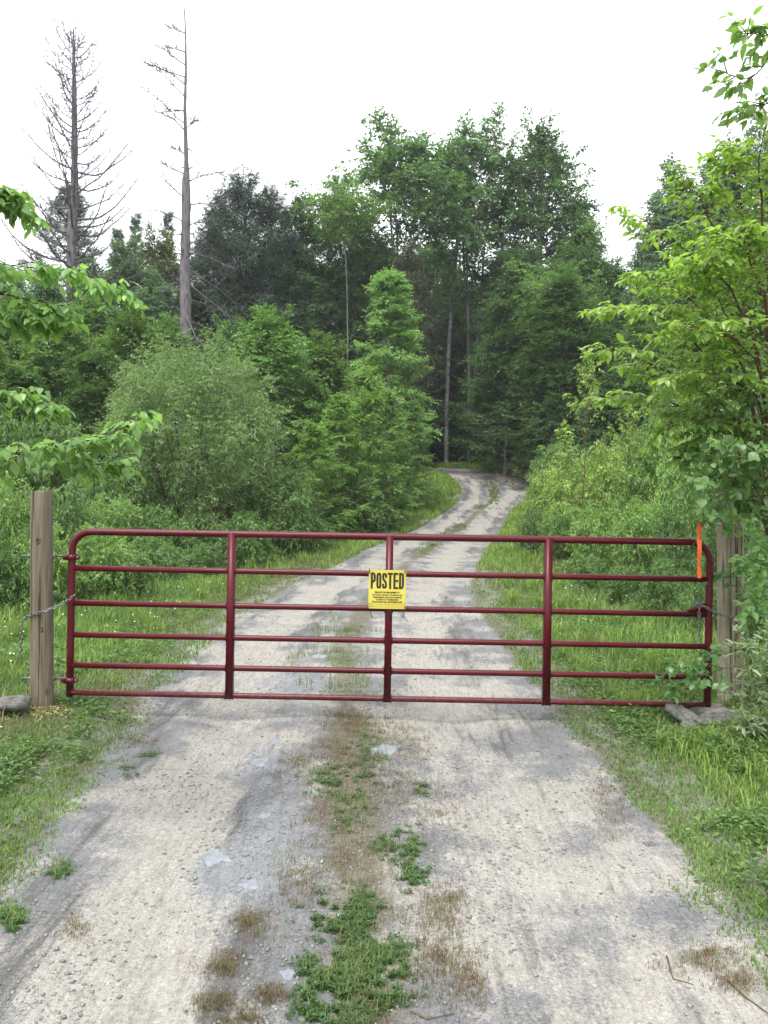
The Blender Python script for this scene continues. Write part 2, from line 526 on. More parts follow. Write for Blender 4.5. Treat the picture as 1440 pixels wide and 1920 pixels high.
def ramify(rng, LP, ns=8, s0=.2, sl=.5, smin=.25, sang=50, rollsd=25, lift=.1, scurv=0.0, nt=5, tl=.3, tang=45,
           nl=6, ll=.1, asp=.6, droop=.3, flat=1.2, jit=.35, tip=True):
    """LP (M,k,3) limbs -> sub-branches, twigs, leaf arrays; everything in numpy"""
    Mn, k = LP.shape[:2]
    seg = np.linalg.norm(np.diff(LP, axis=1), axis=2)
    Ll = seg.sum(1)
    up = np.array([0, 0, 1.])
    def along(P, s):
        kk = P.shape[1]
        f = np.clip(s, 0, .9999) * (kk - 1); i = f.astype(int); f = f - i
        mi = np.arange(len(P))[:, None]
        a, b = P[mi, i], P[mi, i + 1]
        return a + (b - a) * f[..., None], nrm(b - a)
    s = np.linspace(s0, 1, ns)[None] + rng.uniform(-.5, .5, (Mn, ns)) / ns
    s = np.clip(s, s0 * .7, 1)
    P, T = along(LP, s)
    sgn = np.where((np.arange(ns)[None] + rng.integers(0, 2, (Mn, 1))) % 2 == 0, 1., -1.)
    ang = np.radians(rng.normal(sang, 10, (Mn, ns)))
    if rollsd > 80: roll = rng.uniform(0, 2 * PI, (Mn, ns))
    else: roll = np.radians(rng.normal(0, rollsd, (Mn, ns)))
    D = split(T, ang, sgn, roll)
    D = nrm(D + up * lift)
    sl_ = (smin + sl * Ll[:, None] * (1 - .8 * s)) * rng.uniform(.65, 1.2, (Mn, ns))
    if tip:
        D[:, -1] = T[:, -1]
    t = np.linspace(0, 1, 4)
    SP = P[:, :, None] + D[:, :, None] * (sl_[..., None] * t)[..., None] + up * (sl_[..., None] * t ** 2 * scurv)[..., None]
    SP[:, :, 1:3] += rng.normal(0, 1, SP[:, :, 1:3].shape) * (sl_ * .03)[..., None, None]
    SP = SP.reshape(-1, 4, 3); SL = sl_.reshape(-1)
    K = len(SP)
    f = np.linspace(.12, 1, nt)[None] + rng.uniform(-.4, .4, (K, nt)) / nt
    f = np.clip(f, .05, 1)
    TP, TT = along(SP, f)
    sgn = np.where((np.arange(nt)[None] + rng.integers(0, 2, (K, 1))) % 2 == 0, 1., -1.)
    TD = split(TT, np.radians(rng.normal(tang, 12, (K, nt))), sgn, np.radians(rng.normal(0, rollsd if rollsd < 80 else 50, (K, nt))))
    TD = nrm(TD + up * lift * .5)
    TL = tl * rng.uniform(.5, 1.2, (K, nt)) * (1 - .35 * f)
    TP = TP.reshape(-1, 3); TD = TD.reshape(-1, 3); TL = TL.reshape(-1)
    g = leaf_twigs(rng, TP, TD, TL, nl, ll, asp, droop, flat, jit)
    g.update(SP=SP, SL=SL, TP=TP, TD=TD, TL=TL)
    return g

def split(T, ang, sgn, roll):
    S = nrm(np.cross(T, np.array([0, 0, 1.]) + 1e-3))
    Nn = np.cross(S, T)
    q = S * (np.cos(roll) * sgn)[..., None] + Nn * np.sin(roll)[..., None]
    return nrm(T * np.cos(ang)[..., None] + q * np.sin(ang)[..., None])

def leaf_twigs(rng, TP, TD, TL, nl, ll, asp, droop, flat, jit):
    up = np.array([0, 0, 1.])
    Q = len(TP)
    f = (np.arange(nl)[None] + rng.uniform(0, 1, (Q, nl))) / nl
    sgn = np.where((np.arange(nl)[None] + rng.integers(0, 2, (Q, 1))) % 2 == 0, 1., -1.)
    sag = -up * (f ** 2 * TL[:, None] * droop * .5)[..., None]
    XP = TP[:, None] + TD[:, None] * (TL[:, None] * f)[..., None] + sag
    Tt = np.broadcast_to(TD[:, None], XP.shape)
    XD = split(Tt, np.radians(rng.normal(50, 14, (Q, nl))), sgn, np.radians(rng.normal(0, 20, (Q, nl))))
    XD = nrm(XD - up * droop * rng.uniform(.4, 1.6, (Q, nl))[..., None] + rng.normal(0, jit * .5, XP.shape))
    XN = up * flat + rng.normal(0, jit, XP.shape)
    XN = nrm(XN - XD * (XN * XD).sum(-1, keepdims=True))
    XL = ll * rng.uniform(.6, 1.2, (Q, nl))
    XR = np.clip(rng.normal(.5, .22, (Q, nl)) + rng.normal(0, .1, (Q, 1)), 0, 1)
    return dict(P=XP.reshape(-1, 3), D=XD.reshape(-1, 3), N=XN.reshape(-1, 3), L=XL.reshape(-1),
                W=XL.reshape(-1) * asp * rng.uniform(.85, 1.15, XL.size), R=XR.reshape(-1))

def clump_leaves(rng, n, centre_fn, rc, fz, ntw, kw, axis_out=.9):
    """n sprays of twigs: each a flattened clump round a point of the crown, with gaps between the clumps"""
    C = centre_fn(n)
    rcs = rc * rng.uniform(.55, 1.25, n)
    G = rng.normal(0, .36, (n, ntw, 3)) * rcs[:, None, None]
    G[..., 2] = G[..., 2] * fz - (np.hypot(G[..., 0], G[..., 1]) ** 2) / (rcs[:, None] + 1e-6) * .22
    TP = C[:, None] + G
    out = np.stack([C[:, 0], C[:, 1], np.zeros(n)], -1)
    out = out / (np.linalg.norm(out, axis=1, keepdims=True) + .3)
    D = G / (rcs[:, None, None]) + out[:, None] * axis_out + rng.normal(0, .35, G.shape) + np.array([0, 0, .12])
    D = nrm(D)
    TL = kw.get('tl', .3) * rng.uniform(.6, 1.1, (n, ntw))
    return leaf_twigs(rng, TP.reshape(-1, 3), D.reshape(-1, 3), TL.reshape(-1), kw.get('nl', 6), kw.get('ll', .1), kw.get('asp', .6), kw.get('droop', .3), kw.get('flat', 1.2), kw.get('jit', .35))

def curve_limbs(rng, B, az, el, ln, k=6, curv=0.0, wob=.06):
    """limbs from bases B (M,3): azimuth, elevation (deg), length, vertical curvature"""
    Mn = len(B); t = np.linspace(0, 1, k)
    az = np.asarray(az); el = np.radians(el)
    D = np.stack([np.cos(az) * np.cos(el), np.sin(az) * np.cos(el), np.sin(el)], -1)
    P = B[:, None] + D[:, None] * (ln[:, None] * t)[..., None]
    P[..., 2] += ln[:, None] * t ** 2 * curv
    w_ = rng.normal(0, 1, (Mn, k, 3)); w_[:, 0] = 0
    P += np.cumsum(w_, 1) * (ln * wob / math.sqrt(k))[:, None, None]
    return P

GA = 2.39996
PROF = {
    'round': lambda t: np.sqrt(np.clip(1 - (2 * t - .9) ** 2 / 1.25, .05, 1)),
    'top': lambda t: np.clip(.55 + .9 * t - 1.25 * t ** 4, .2, 1.1),
    'cone': lambda t: np.clip(1.02 - t, .05, 1) ** .85,
    'dome': lambda t: np.sqrt(np.clip(1 - np.clip(1.25 * t - .25, -1, 1) ** 2 * .97, .03, 1)) * (.72 + .28 * np.clip(t * 3, 0, 1)),
    'edge': lambda t: np.clip(1.0 - .85 * t ** 2.2, .12, 1),
}

def make_tree(seed, H, cb, Rr, prof='round', nlimb=40, el=(5, 60), curv=.12, trunk_r=.2, stems=1, lean=0.02, cl=None, **kw):
    rng = np.random.default_rng(seed)
    wood, crown = Buf(), Buf()
    allL = []
    ribs = []
    for sI in range(stems):
        k = 10
        t = np.linspace(0, 1, k)
        a0 = rng.uniform(0, 2 * PI)
        sp_ = 0 if stems == 1 else Rr * .42
        tr = np.zeros((k, 3))
        tr[:, 2] = t * H * (1 if sI == 0 else rng.uniform(.85, .98))
        tr[:, 0] = np.cos(a0) * sp_ * t ** 1.3 + np.cumsum(rng.normal(0, lean * H / k, k))
        tr[:, 1] = np.sin(a0) * sp_ * t ** 1.3 + np.cumsum(rng.normal(0, lean * H / k, k))
        tr[:, :2] -= tr[0, :2]
        r0 = trunk_r / math.sqrt(stems)
        rad = r0 * (1 - t * .93) * (1 + .35 * np.exp(-t * 25))
        ribs.append((tr, rad))
        n = nlimb // stems
        u = (np.arange(n) + rng.uniform(-.4, .4, n)) / n
        u = np.clip(u, 0, .99)
        h = cb + (1 - cb) * u
        ff = h * (k - 1); ii = np.minimum(ff.astype(int), k - 2)
        B = tr[ii] + (tr[ii + 1] - tr[ii]) * (ff - ii)[:, None]
        az = np.arange(n) * GA + rng.normal(0, .35, n) + a0
        ln = Rr * (1 if stems == 1 else .75) * PROF[prof](u) * rng.uniform(.7, 1.18, n)
        elv = el[0] + (el[1] - el[0]) * u + rng.normal(0, 7, n)
        P = curve_limbs(rng, B, az, elv, ln, 6, curv)
        allL.append(P)
        rb = np.interp(h, t, rad) * .5
        lr = np.maximum(np.minimum(rb, ln * .022), .012)
        ribs.append(None)
        wood.tubes(tr, rad, 9)
        wood.tubes(P, lr[:, None] * np.linspace(1, .3, 6)[None], 4)
    LP = np.concatenate(allL)
    d = ramify(rng, LP, **kw)
    wood.tubes(d['SP'], (d['SL'] * .012 + .004)[:, None] * np.linspace(1, .3, 4)[None], 3)
    crown.leaves(d['P'], d['D'], d['N'], d['L'], d['W'], d['R'])
    if cl:
        n, rc, fz, ntw = cl
        def cf(n):
            t = rng.uniform(0, 1, n) ** .68
            rr_q = Rr * PROF[prof](t) * np.sqrt(rng.uniform(.12, 1.0, n)) * rng.uniform(.8, 1.08, n)
            a = rng.uniform(0, 2 * PI, n)
            return np.stack([np.cos(a) * rr_q, np.sin(a) * rr_q, H * (cb + (1 - cb) * t) - rc * fz * .5], -1)
        d = clump_leaves(rng, n, cf, rc, fz, ntw, kw)
        crown.leaves(d['P'], d['D'], d['N'], d['L'], d['W'], d['R'])
    return wood, crown, H

def make_shrub(seed, H, Rr, nst=14, spread=(20, 85), curv=.05, base_r=.15, cl=None, zc=.52, **kw):
    rng = np.random.default_rng(seed)
    wood, crown = Buf(), Buf()
    az = np.arange(nst) * GA + rng.normal(0, .3, nst)
    q = np.sqrt((np.arange(nst) + .5) / nst)
    elv = spread[1] + (spread[0] - spread[1]) * q + rng.normal(0, 4, nst)
    e = np.radians(elv)
    ln = 1 / np.sqrt((np.cos(e) / Rr) ** 2 + (np.sin(e) / H) ** 2) * rng.uniform(.75, 1.05, nst)
    B = np.stack([np.cos(az) * base_r * q, np.sin(az) * base_r * q, np.zeros(nst)], -1)
    P = curve_limbs(rng, B, az, elv, ln, 6, curv, .08)
    wood.tubes(P, (ln * .009 + .004)[:, None] * np.linspace(1, .25, 6)[None], 4)
    d = ramify(rng, P, **kw)
    d['P'][:, 2] = np.maximum(d['P'][:, 2], .02)
    wood.tubes(d['SP'], (d['SL'] * .010 + .002)[:, None] * np.linspace(1, .3, 4)[None], 3)
    crown.leaves(d['P'], d['D'], d['N'], d['L'], d['W'], d['R'])
    if cl:
        n, rc, fz, ntw = cl
        def cf(n):
            v = nrm(rng.normal(0, 1, (n, 3))) * (rng.uniform(.25, 1, n) ** .4)[:, None] * rng.uniform(.85, 1.04, n)[:, None]
            lump = 1 + .10 * np.sin(v[:, 0] * 5 + seed) * np.cos(v[:, 1] * 6 + seed)
            return np.stack([v[:, 0] * Rr * lump, v[:, 1] * Rr * lump, H * zc + v[:, 2] * H * (1 - zc) * lump], -1)
        d = clump_leaves(rng, n, cf, rc, fz, ntw, kw)
        d['P'][:, 2] = np.maximum(d['P'][:, 2], .02)
        crown.leaves(d['P'], d['D'], d['N'], d['L'], d['W'], d['R'])
    return wood, crown, H

PROTO = {}
def proto(key, maker, trunk_mat, leafm):
    PROTO[key] = (maker, trunk_mat, leafm, None)
MESH = {}
def plant(key, name, label, cat, u, vtop, Y, color, group=None, rz=None, hw=None, sink=0.0, parts=('trunk', 'crown')):
    """stand a plant on the ground at depth Y, as tall and as wide (half width hw) as it shows"""
    maker, tm, lm, _ = PROTO[key]
    if key not in MESH:
        wd, cr, H = maker()
        V = np.concatenate(cr.v); H = float(np.percentile(V[:, 2], 99.7))
        Wd = float(np.percentile(np.hypot(V[:, 0], V[:, 1]), 96))
        a = wd.build(parts[0], M[tm], None, True)
        b = cr.build(parts[1], M[lm], None)
        MESH[key] = (a, b, H, [True], Wd)
    a, b, H, first, Wd = MESH[key]
    top = px(u, vtop, Y)
    gz = float(ground_z(top.x, Y)) - sink
    s = (top.z - gz) / H
    sw = s if hw is None else hw / 1440 * Y / Wd
    e = empty(name, (top.x, Y, gz), random.uniform(0, 2 * PI) if rz is None else rz)
    e.scale = (sw, sw, s)
    tag(e, label, cat, group)
    if first[0]:
        first[0] = False; ca, cb_ = a, b
    else:
        ca, cb_ = a.copy(), b.copy()
        COL.objects.link(ca); COL.objects.link(cb_)
    for c in (ca, cb_):
        c.parent = e
    cb_.color = tuple(color) + (1,)
    return e

# ------------------------------------------------------------------ setting: ground and road
def grid_obj(name, X, Y, Z, mat, attrs=None, smooth=True):
    ny, nx = X.shape
    V = np.stack([X, Y, Z], -1).reshape(-1, 3)
    i = np.arange(ny - 1)[:, None] * nx; j = np.arange(nx - 1)[None]
    F = np.stack([i + j, i + j + 1, i + nx + j + 1, i + nx + j], -1).reshape(-1, 4)
    b = Buf(); b.add(V, F)
    o = b.build(name, mat, None, smooth)
    for k_, a in (attrs or {}).items():
        at = o.data.attributes.new(k_, 'FLOAT', 'POINT')
        at.data.foreach_set('value', a.astype(np.float32).ravel())
    return o

sx = np.linspace(-1, 1, 301)
gx = np.sign(sx) * (np.sinh(np.abs(sx) * 5.2) / math.sinh(5.2)) * 420
sx_ = np.linspace(0, 1, 380)
gy = -12 + (np.sinh(sx_ * 4.4) / math.sinh(4.4)) * 900
gy = np.concatenate([np.linspace(-12, 1.4, 12), 1.5 + np.cumsum(np.geomspace(.035, 14, 330))])
GX, GY = np.meshgrid(gx, gy)
o = grid_obj('ground', GX, GY, ground_z(GX, GY), M['earth'], dict(sandy=sstep(.55, .05, off_road(GX, GY))))
tag(o, 'dark earth and moss below the grass, bushes and trees', None, None, 'structure')

yy = np.concatenate([np.linspace(-8, 1.5, 20), 1.5 + np.cumsum(np.geomspace(.018, .30, 460))])
yy = yy[yy < 60]
tt = np.linspace(-.12, 1.12, 150)
YY, TT = np.meshgrid(yy, tt, indexing='ij')
Lx = road_L(YY); Rx = road_R(YY)
XX = Lx + (Rx - Lx) * TT
ZZ = road_z(XX, YY)
n1 = fbm(XX * 2.5, YY * .6, 1.2, 101); n2 = fbm(XX, YY, 3.0, 111); n3 = fbm(XX, YY, .9, 121)
trk = np.exp(-((TT - .22) / .10) ** 2) + np.exp(-((TT - .74) / .12) ** 2)
grit = np.clip(.70 - .62 * trk + (n2 - .5) * 1.6 + (n1 - .5) * .9, 0, 1)
dark_tone = np.clip(.0 + .42 * np.exp(-((TT - .86) / .05) ** 2) + .45 * np.exp(-((TT - .33) / .05) ** 2) + .42 * np.exp(-((TT - .08) / .05) ** 2)
               + .25 * np.exp(-((TT - .62) / .04) ** 2) + (n1 - .5) * 1.5 + .12 + .35 * sstep(22, 34, YY), 0, 1)  # dark streaks along the road, darker again towards the far bend
slate = np.zeros_like(XX)
for (x0, y0, rx, ry, a) in [(-.62, 3.35, .30, .35, .9), (-.55, 3.95, .25, .5, .7), (-.8, 4.9, .3, .5, .6), (-.7, 7.0, .6, 1.3, .7), (-.3, 12.5, .9, 3.5, .5), (.2, 2.7, .3, .2, .4), (-.05, 3.2, .12, .25, .7)]:
    slate += a * np.exp(-((XX - x0) / rx) ** 2 - ((YY - y0) / ry) ** 2)
slate = slate * (.4 + 1.2 * n2)
soil = .95 * np.exp(-((TT - .49) / .065) ** 2) * (.35 + 1.1 * n3) + .9 * sstep(.04, -.04, TT) + .9 * sstep(.95, 1.02, TT)
road = grid_obj('gravel_road', XX, YY, ZZ, M['road'], dict(grit=grit, dark_tone=dark_tone, slate=slate, soil=soil))
tag(road, 'pale gravel and sand track with two worn wheel ruts running under the gate and uphill round a bend', None, None, 'structure')

def surf(x, y):
    return np.maximum(ground_z(x, y), np.where((x > road_L(y) - .3) & (x < road_R(y) + .3), road_z(x, y), -9))

# loose stones
def pebble_cloud(seed, n):
    rng = np.random.default_rng(seed)
    Yp = 2.1 / (1 - rng.uniform(0, 1, n) * .82)
    l, r = road_L(Yp), road_R(Yp)
    t = rng.uniform(-.02, 1.02, n)
    X = l + (r - l) * t
    keep = vnoise(X * 1.7, Yp, 1.6, 7) + .25 * np.exp(-((t - .45) / .15) ** 2) > rng.uniform(.25, .95, n)
    X, Yp = X[keep], Yp[keep]; n = len(X)
    sz = .0022 + .009 * rng.uniform(0, 1, n) ** 7 + .0005 * Yp
    base = np.array([(1, 0, 0), (-1, 0, 0), (0, 1, 0), (0, -1, 0), (0, 0, .7), (0, 0, -.4)], float)
    V = base[None] * sz[:, None, None] * rng.uniform(.55, 1.3, (n, 6, 3))
    a = rng.uniform(0, PI, n); c, s = np.cos(a)[:, None], np.sin(a)[:, None]
    V = np.stack([V[..., 0] * c - V[..., 1] * s, V[..., 0] * s + V[..., 1] * c, V[..., 2]], -1)
    V += np.stack([X, Yp, road_z(X, Yp) + sz * .15], -1)[:, None]
    F = np.array([(0, 2, 4), (2, 1, 4), (1, 3, 4), (3, 0, 4), (2, 0, 5), (1, 2, 5), (3, 1, 5), (0, 3, 5)])
    b = Buf(); b.add(V, (F[None] + (np.arange(n) * 6)[:, None, None]).reshape(-1, 3))
    return b
o = pebble_cloud(3, 30000).build('gravel', M['pebbles'])
tag(o, 'small grey stones scattered over the road', None, None, 'stuff')

# ------------------------------------------------------------------ grass and ground cover
def blades(b, rng, X, Y, hgt, wid, lean=.5, z=None):
    n = len(X)
    Z = surf(X, Y) - .005 if z is None else z
    B = np.stack([X, Y, Z], -1)
    a = rng.uniform(0, 2 * PI, n)
    d = np.stack([np.cos(a), np.sin(a), np.zeros(n)], -1)
    s = np.stack([-np.sin(a), np.cos(a), np.zeros(n)], -1)
    hh = hgt * rng.uniform(.5, 1.25, n); ln = rng.uniform(.1, 1, n) * lean
    w_ = wid * rng.uniform(.6, 1.3, n)
    up = np.array([0, 0, 1.])
    p1 = B + up * (hh * .55)[:, None] + d * (hh * ln * .3)[:, None]
    p2 = B + up * (hh * (1 - .35 * ln))[:, None] + d * (hh * ln * .95)[:, None]
    sw = s * w_[:, None]
    V = np.stack([B - sw * .5, B + sw * .5, p1 - sw * .4, p1 + sw * .4, p2], 1)
    F = np.array([(0, 1, 3), (0, 3, 2), (2, 3, 4)])
    r = np.clip(rng.normal(.5, .25, n) + (fbm(X, Y, 1.3, 77) - .5) * .5, 0, 1)
    b.add(V, (F[None] + (np.arange(n) * 5)[:, None, None]).reshape(-1, 3), np.repeat(r, 3))

def field(rng, n, y0, y1, x0=-12, x1=12, pw=1.6):
    u = rng.uniform(0, 1, n)
    q = 1 - pw
    Y = (y0 ** q + u * (y1 ** q - y0 ** q)) ** (1 / q)
    X = rng.uniform(-.74, .74, n) * Y
    k = (X > x0) & (X < x1)
    return X[k], Y[k]

rng = np.random.default_rng(11)
bg_ = Buf()
X, Y = field(rng, 430000, 2.2, 52, -14, 14, 1.5)
d = off_road(X, Y)
dens = sstep(-.22, .22, d) * (.25 + 1.1 * fbm(X, Y, 1.4, 55)) * sstep(9, 3.5, d)
patch = sstep(.35, .7, fbm(X, Y, .7, 91))
bare = np.exp(-((X + 2.75) ** 2 + (Y - 5.2) ** 2) / .35) + np.exp(-((X - 2.3) / .28) ** 2 - ((Y - 5.55) / .22) ** 2)
k = (dens * (1 - .93 * bare) > rng.uniform(0, .5, len(X))) & (vnoise(X, Y, 2.2, 15) + d * 1.5 > .18)
X, Y, d, patch = X[k], Y[k], d[k], patch[k]
h = .035 + .025 * sstep(.2, 1.2, d) + .10 * fbm(X, Y, 1.1, 33) ** 2 * sstep(.2, 1.3, d)
h = h * (1 + sstep(6, 9, Y) * (.1 + 1.5 * patch))
blades(bg_, rng, X, Y, h, .0030 + .00060 * Y, 1.15)
o = bg_.build('grass', M['grass'], None, False, (.105, .18, .045))
tag(o, 'short green grass covering both verges of the road', 'grass', None, 'stuff')

# taller bright clumps on the right verge and behind the gate
bt = Buf()
def tuft(cx, cy, n, rad, hgt, wid, lean=.6, buf=None, rng=rng):
    a = rng.uniform(0, 2 * PI, n); r_ = rad * np.sqrt(rng.uniform(0, 1, n))
    X = cx + np.cos(a) * r_; Y = cy + np.sin(a) * r_
    blades(buf, rng, X, Y, hgt, wid, lean)
for i in range(900):
    side = rng.random()
    Y0 = rng.uniform(3.0, 6.5) if side < .3 else 6.6 * (46 / 6.6) ** rng.uniform(0, 1)
    if side < .35: X0 = float(road_R(Y0)) + rng.uniform(.45, 1.8)
    elif side < .7: X0 = float(road_R(Y0)) + rng.uniform(.4, 3.2)
    else: X0 = float(road_L(Y0)) - rng.uniform(.5, 3.0)
    if abs(X0 - 2.3) < .4 and abs(Y0 - 5.55) < .35: continue
    tuft(X0, Y0, rng.integers(18, 60), rng.uniform(.05, .16), (rng.uniform(.07, .16) if Y0 < 7 else rng.uniform(.10, .24) * (1 + Y0 / 60)), .004 + .0005 * Y0, .9, bt)
nb = 60000
Yb = rng.uniform(17, 52, nb); sd = rng.random(nb) < .5
db = rng.exponential(1.3, nb) + .05
Xb = np.where(sd, road_L(Yb) - db, road_R(Yb) + db)
kb = (fbm(Xb, Yb, .8, 171) > .36)
Xb, Yb = Xb[kb], Yb[kb]
blades(bt, rng, Xb, Yb, .10 + .0045 * Yb, .004 + .0005 * Yb, .9)
# the far bank across the head of the bend
nb = 9000
Xb = rng.uniform(1.5, 13, nb); Yb = 44.5 + (8.5 - Xb) * .45 + rng.exponential(1.2, nb); 
kb = off_road(Xb, Yb) > 0
blades(bt, rng, Xb[kb], Yb[kb], np.full(kb.sum(), .35), .028, .9)
o = bt.build('tall_grass', M['grass'], None, False, (.165, .25, .058))
tag(o, 'taller bright grass clumps rising from the verges', 'grass', None, 'stuff')

# dead stalks and pale seed heads standing in the verges
bs_ = Buf()
X, Y = field(rng, 16000, 2.4, 28)
d = off_road(X, Y)
k = (d > .1) & (d < 4) & (fbm(X, Y, 1.1, 133) > .50) & (rng.uniform(0, 1, len(X)) < sstep(4, 9, Y) * .8 + .12)
X, Y = X[k], Y[k]
blades(bs_, rng, X, Y, rng.uniform(.05, .14, len(X)) * (1 + .06 * Y), .0020 + .0004 * Y, .8)
o = bs_.build('dead_stalks', M['dry'], None, False, (.30, .25, .13))
tag(o, 'straw coloured dead stalks and seed heads among the green grass', 'dry grass', None, 'stuff')
bf_ = Buf()
X, Y = field(rng, 1500, 6.5, 24)
d = off_road(X, Y); k = (d > .3) & (d < 4) & (fbm(X, Y, .9, 143) > .52); X, Y = X[k], Y[k]; n = len(X)
Zf = surf(X, Y) + rng.uniform(.10, .26, n)
for q in range(3):
    a = rng.uniform(0, 2 * PI, n)
    D = np.stack([np.cos(a), np.sin(a), np.zeros(n)], -1)
    bf_.leaves(np.stack([X, Y, Zf], -1) - D * .009, D, np.tile(np.array([0., -.4, .9]), (n, 1)), np.full(n, .02), np.full(n, .018), rng.uniform(0, 1, n))
o = bf_.build('white_flowers', M['petal'])
tag(o, 'tiny white flowers dotted over the grass behind the gate', 'flowers', None, 'stuff')

# leafy weeds: low rosettes and clover
def weeds(rng, X, Y, size, hgt, buf, nleaf=7, asp=.55):
    n = len(X)
    Z = surf(X, Y)
    a = rng.uniform(0, 2 * PI, (n, nleaf)); el = rng.uniform(.05, .8, (n, nleaf))
    D = np.stack([np.cos(a) * np.cos(el), np.sin(a) * np.cos(el), np.sin(el) * .6], -1)
    hz = rng.uniform(0.1, 1, (n, nleaf)) * hgt[:, None]
    rr = rng.uniform(0, 1, (n, nleaf)) * size[:, None] * 1.1
    P = np.stack([X, Y, Z], -1)[:, None] + np.stack([np.cos(a) * rr, np.sin(a) * rr, hz], -1)
    Nn = np.array([0, 0, 1.]) + rng.normal(0, .35, P.shape)
    P = P.reshape(-1, 3); D = nrm(D.reshape(-1, 3)); Nn = Nn.reshape(-1, 3)
    Nn = nrm(Nn - D * (Nn * D).sum(-1, keepdims=True))
    L = np.repeat(size, nleaf) * rng.uniform(.6, 1.2, n * nleaf)
    buf.leaves(P, D, Nn, L, L * asp, np.clip(rng.normal(.5, .25, len(L)), 0, 1))
bw = Buf()
X, Y = field(rng, 90000, 2.2, 30)
d = off_road(X, Y)
k = (sstep(0, .5, d) * sstep(6, 2.5, d) * (vnoise(X, Y, 1.7, 88) > .42) > rng.uniform(0, 1.0, len(X))) & (np.exp(-((X + 2.75) ** 2 + (Y - 5.2) ** 2) / .35) < .3) & ((np.abs(X - 2.3) > .35) | (np.abs(Y - 5.55) > .25))
X, Y = X[k], Y[k]
X, Y = X[:24000], Y[:24000]
weeds(rng, X, Y, .015 + .0014 * Y + rng.uniform(0, .018, len(X)), .02 + rng.uniform(0, .07, len(X)) + (.010 * Y) * rng.uniform(0, 1, len(X)) ** 2, bw, 6)
o = bw.build('leafy_weeds', M['leaf'], None, False, (.10, .175, .048))
tag(o, 'low leafy weeds and clover mixed into the grass verges', 'weeds', None, 'stuff')

def gpt(u, v):
    p = _solve(u, v)
    return p.x, p.y
# green weeds and dry tufts along the middle of the road
bc, bd, bgc = Buf(), Buf(), Buf()
green = [(640, 1720, 70, 45, 420), (665, 1840, 100, 55, 1000), (640, 1460, 60, 40, 260), (775, 1620, 28, 60, 150), (650, 1500, 50, 60, 130), (690, 1400, 60, 30, 130), (620, 1910, 60, 40, 300),
         (735, 1590, 40, 30, 80), (280, 1415, 18, 10, 30), (235, 1450, 22, 12, 40), (20, 1725, 26, 22, 120), (110, 1635, 40, 16, 60), (790, 1480, 14, 12, 30), (700, 1800, 60, 40, 300)]
for (u, v, ru, rv, n) in green:
    n = int(n * 1.9)
    a = rng.uniform(0, 2 * PI, n); r_ = np.sqrt(rng.uniform(0, 1, n)) * np.clip(rng.normal(1, .25, n), .3, 1.5)
    pts = np.array([gpt(u + math.cos(q) * w_ * ru, min(v + math.sin(q) * w_ * rv, 1960)) for q, w_ in zip(a, r_)])
    kk = vnoise(pts[:, 0], pts[:, 1], 11, 21) * .6 + vnoise(pts[:, 0], pts[:, 1], 34, 22) * .4 > .44
    pts = pts[kk]
    weeds(rng, pts[:, 0], pts[:, 1], rng.uniform(.006, .015, len(pts)), rng.uniform(.006, .022, len(pts)), bc, 9, .7)
    m_ = len(pts)
    blades(bgc, rng, pts[:m_, 0] + rng.normal(0, .01, m_), pts[:m_, 1] + rng.normal(0, .01, m_), .050, .0030, 1.1)
o = bc.build('clover', M['leaf'], None, False, (.052, .118, .036)); tag(o, 'low green clover growing along the middle of the road', 'clover', None, 'stuff')
brown = [(835, 1700, 45, 50, 90), (820, 1800, 60, 80, 130), (880, 1850, 30, 60, 50), (470, 1730, 40, 30, 60), (420, 1810, 40, 22, 50), (510, 1870, 35, 20, 40), (405, 1880, 40, 22, 50),
         (650, 1350, 70, 22, 170), (700, 1370, 80, 30, 170), (660, 1420, 90, 40, 150), (730, 1480, 60, 60, 110), (640, 1480, 70, 50, 110), (560, 1430, 40, 30, 60), (620, 1400, 40, 20, 70), (820, 1500, 60, 50, 60), (770, 1400, 40, 50, 60), (1150, 1530, 40, 60, 60), (1130, 1480, 40, 30, 30),
         (1320, 1810, 60, 30, 70), (1380, 1850, 40, 30, 40), (650, 1600, 120, 60, 120), (560, 1660, 50, 50, 60), (600, 1530, 60, 40, 60), (1020, 1345, 50, 20, 40), (670, 1300, 70, 20, 80), (650, 1240, 60, 20, 80), (640, 1200, 60, 20, 60), (450, 1920, 60, 20, 40), (260, 1390, 40, 12, 30), (140, 1740, 30, 20, 20)]
for (u, v, ru, rv, n) in brown:
    for _ in range(int(n * 1.5)):
        x0, y0 = gpt(u + rng.normal(0, .5) * ru, min(v + rng.normal(0, .5) * rv, 1950))
        far = v < 1330
        tuft(x0, y0, 8, .028, .022 + .022 * rng.random(), .0019 + (.002 if far else 0), 1.2, bgc if (far or rng.random() < .22) else bd)
for i in range(2300):
    u0 = rng.normal(675, 62); v0 = rng.uniform(1325, 1940)
    x0, y0 = gpt(u0, v0)
    if vnoise(x0, y0, 5, 201) * .6 + vnoise(x0, y0, 14, 202) * .4 < .47: continue
    tuft(x0, y0, 5, .03, rng.uniform(.015, .040), .0019, 1.3, bgc if rng.random() < .35 else bd)
for i in range(420):
    Y0 = rng.uniform(6.5, 40); l, r_ = float(road_L(Y0)), float(road_R(Y0))
    t0 = rng.normal(.47, .06)
    if vnoise(0, Y0, .5, 3) > .35:
        tuft(l + (r_ - l) * t0, Y0, 16, .09, .08 + .001 * Y0, .003 + .0003 * Y0, .6, bgc)
o = bd.build('dry_grass', M['dry'], None, False, (.140, .096, .062)); tag(o, 'reddish brown dry grass tufts in the middle of the road', 'dry grass', None, 'stuff')
